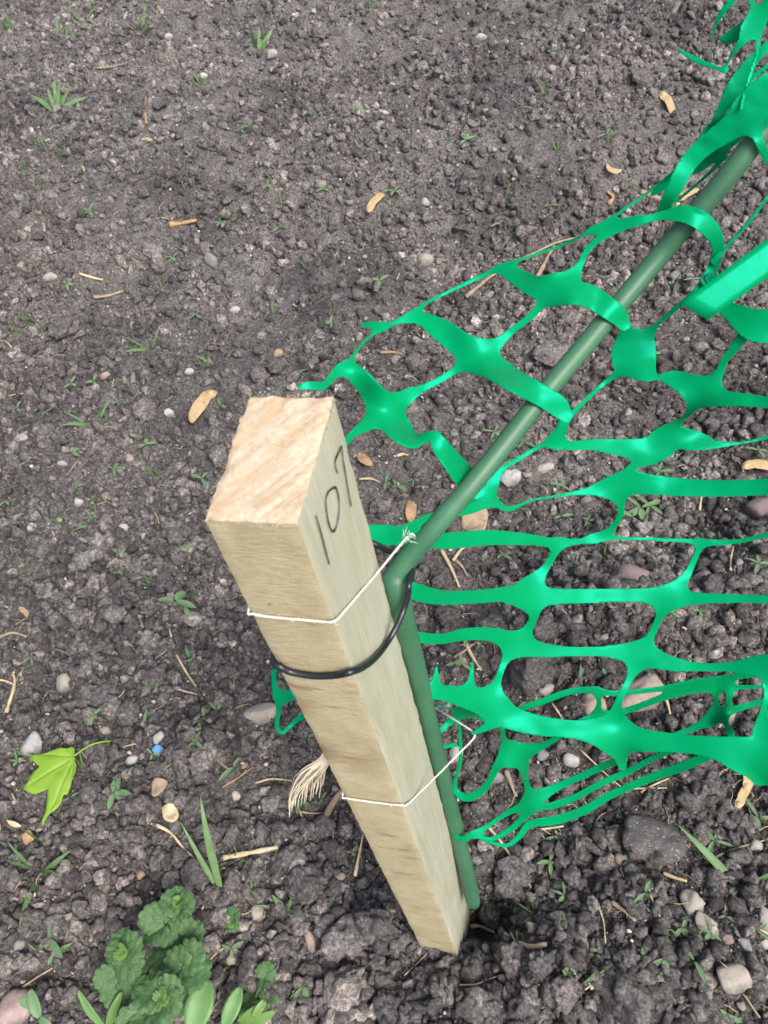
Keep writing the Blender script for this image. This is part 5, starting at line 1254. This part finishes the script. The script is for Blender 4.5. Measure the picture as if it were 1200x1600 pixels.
# ------------------------------------------------------------------ soil crumbs, lumps and grit fill what is left
q = view_points(190000, 160000)
patch = fbm(q * 3.1, 77, 3)                                     # crumbs gather in drifts
q = q[RNG.uniform(-1.1, 0.8, len(q)) < patch + 0.25]
n = len(q)
size = 0.0014 * (1 - RNG.uniform(0, 1, n)) ** (-1 / 1.75)
size = np.clip(size, 0.0014, 0.0105)
keep(P(748, 1432, 0.875), 0.022)
ok = free(q, size, 0.0022); q, size = q[ok], size[ok]; n = len(q)
pts = np.column_stack([q, hsample(q) + 0.45 * size])
rot = RNG.uniform(0, 6.283, (n, 3)); scl = size[:, None] * RNG.uniform(0.6, 1.4, (n, 3))
protos = []
for k in range(14):
    v, f = lump(2, 100 + k, 0.50, 0.75, 3, 0.72); protos.append(mesh_obj('soil_crumb', v, f, M_CRUMB, link=False))
scatter('soil_crumbs', pts, rot, scl, protos, 'loose dark soil crumbs lying all over the ground')

q = view_points(120000, 1000); n = len(q)                      # the finest crumbs, nearest the lens
size = RNG.uniform(0.0007, 0.0016, n)
pts = np.column_stack([q, hsample(q) + 0.2 * size])
scatter('fine_soil', pts, RNG.uniform(0, 6.283, (n, 3)), size[:, None] * RNG.uniform(0.6, 1.4, (n, 3)), [mesh_obj('soil_grain', *lump(1, 150 + k, 0.4, 0.8, 2, 0.7), M_CRUMB, link=False) for k in range(6)], 'fine dark soil grains between the crumbs')

q = view_points(2400, 5600)
q = q[RNG.uniform(-0.9, 0.9, len(q)) < fbm(q * 2.3, 91, 3) + 0.1]; n = len(q)
size = np.clip(0.0065 * (1 - RNG.uniform(0, 1, n)) ** (-1 / 2.6), 0.0065, 0.0135)
ok = free(q, size); q, size = q[ok], size[ok]; n = len(q)
pts = np.column_stack([q, hsample(q) + 0.42 * size])
protos = []
for k in range(9):
    v, f = lump(3, 400 + k, 0.48, 0.8, 3, 0.72); protos.append(mesh_obj('small_clod', v, f, M_CLOD, link=False))
scatter('small_clods', pts, RNG.uniform(0, 6.283, (n, 3)), size[:, None] * RNG.uniform(0.75, 1.25, (n, 3)), protos, 'thumbnail-sized dark soil lumps lying in drifts on the ground')

q = view_points(3000, 2600); n = len(q)
size = np.clip(0.0009 * (1 - RNG.uniform(0, 1, n)) ** (-1 / 2.2), 0.0009, 0.0030)
pts = np.column_stack([q, hsample(q) + 0.004 + 0.5 * size])
protos = []
for k in range(5):
    v, f = lump(2, 200 + k, 0.18); protos.append(mesh_obj('gravel_bit', v, f, M_BITS, link=False))
scatter('gravel_bits', pts, RNG.uniform(0, 6.283, (n, 3)), size[:, None] * RNG.uniform(0.6, 1.4, (n, 3)), protos, 'tiny pale grit and gravel bits scattered over the soil')

q = view_points(1300, 1200)
q = q[fbm(q * 2.7, 66, 2) > -0.25]; n = len(q)
pts = np.column_stack([q, hsample(q) + 0.005]); protos = []
for k in range(8):
    u = np.linspace(-0.5, 0.5, 9); a_, b_ = RNG.uniform(-1.2, 1.2), RNG.uniform(0, 6)
    pth = np.column_stack([u, 0.16 * a_ * (0.25 - u * u) * 2 + 0.04 * np.sin(9 * u + b_), 0.10 * np.cos(3.2 * u)])
    v, f = sweep(pth, np.linspace(0.022, 0.012, 9), 4); protos.append(mesh_obj('fibre', v, f, M_STRAW if k % 3 else M_TWIG, link=False))
L_ = RNG.uniform(0.010, 0.030, n)
scatter('root_fibres', pts, np.column_stack([RNG.uniform(-.3, .3, (n, 2)), RNG.uniform(0, 6.283, n)]), np.repeat(L_[:, None], 3, 1), protos, 'fine pale root fibres and straw shreds scattered over the soil')

# ------------------------------------------------------------------ bigger clods: pieces of the ground
clod_me = []
for k in range(18):
    v, f = lump(4 if k < 6 else 3, 300 + k, 0.38, 0.85, 4, 0.68); o = mesh_obj('soil_clod', v, f, M_CLOD, link=False); clod_me.append(o.data)
def clod(px, py, w, h=None, k=None, sink=0.14):
    p = gp(px, py); r = px2m(w, p) / 2; r2 = px2m(h or w * 0.9, p) / 2
    o = bpy.data.objects.new('soil_clod', clod_me[random.randrange(6, 18) if k is None else k]); COL.objects.link(o)
    o.location = (p[0], p[1], p[2] + r2 * (0.8 - 2 * sink)); o.scale = (r, r * random.uniform(0.8, 1.05), r2)
    o.rotation_euler = (random.uniform(-0.35, 0.35), random.uniform(-0.35, 0.35), random.uniform(0, 6.28)); o.parent = ground
for c in [(480, 1385, 78, 66), (545, 1468, 82, 84), (588, 1448, 70, 74), (540, 1548, 96, 84), (588, 1508, 52, 44), (505, 1295, 50, 40),
          (455, 1340, 52, 50), (770, 1430, 62, 52), (800, 1370, 78, 70), (835, 1045, 100, 86), (975, 1560, 110, 80), (800, 1500, 60, 54),
          (845, 1510, 50, 46), (735, 1520, 56, 46), (690, 1545, 50, 50), (900, 1330, 40, 40), (945, 1355, 46, 40), (955, 1310, 34, 34),
          (870, 1440, 40, 40), (925, 1415, 34, 30), (830, 1310, 40, 40), (880, 1550, 60, 60), (700, 970, 46, 42), (765, 985, 60, 46),
          (845, 985, 56, 50), (105, 520, 58, 48), (180, 1110, 44, 44), (205, 1115, 44, 46), (320, 1190, 60, 52), (145, 1240, 46, 38),
          (215, 1260, 42, 40), (165, 1330, 44, 40), (210, 1310, 52, 44), (150, 1310, 36, 34), (75, 1230, 36, 30), (250, 1210, 40, 34),
          (310, 1365, 60, 54), (350, 1430, 48, 42), (255, 1345, 40, 36), (440, 1300, 44, 40), (510, 385, 36, 36), (525, 352, 30, 32),
          (248, 418, 40, 30), (240, 398, 36, 24), (405, 592, 36, 34), (435, 580, 40, 36), (345, 720, 40, 44), (228, 645, 50, 34), (175, 632, 34, 30),
          (140, 618, 28, 28), (80, 680, 30, 28), (1000, 130, 44, 34), (1110, 130, 46, 40), (500, 55, 30, 30), (990, 250, 30, 24),
          (120, 970, 40, 34), (205, 1110, 40, 36), (60, 855, 40, 30), (130, 880, 36, 30), (620, 1380, 40, 40), (1020, 1250, 40, 34),
          (660, 1530, 40, 36), (610, 1580, 60, 50), (760, 1580, 50, 40), (1090, 1240, 34, 40), (890, 300, 34, 26), (860, 560, 70, 40), (470, 1450, 40, 36)]:
    clod(c[0], c[1], c[2] * 0.86, c[3] * 0.86, random.randrange(6)); keep(gp(c[0], c[1]), 0.3 * px2m(c[2], gp(c[0], c[1])))
made = 70
while made < 290:
    py = 1640 * (1 - random.random() ** 1.25); px = random.uniform(-60, 1260)
    s = 0.013 * (1 - random.random()) ** (-1 / 2.6); s = min(s, 0.034)
    p = gp(px, py)
    w = s * F / depth_at(p)
    if w < 11 or not free(p[None, :2], np.array([s]))[0]: continue
    clod(px, py, w, w * random.uniform(0.7, 1.0)); made += 1
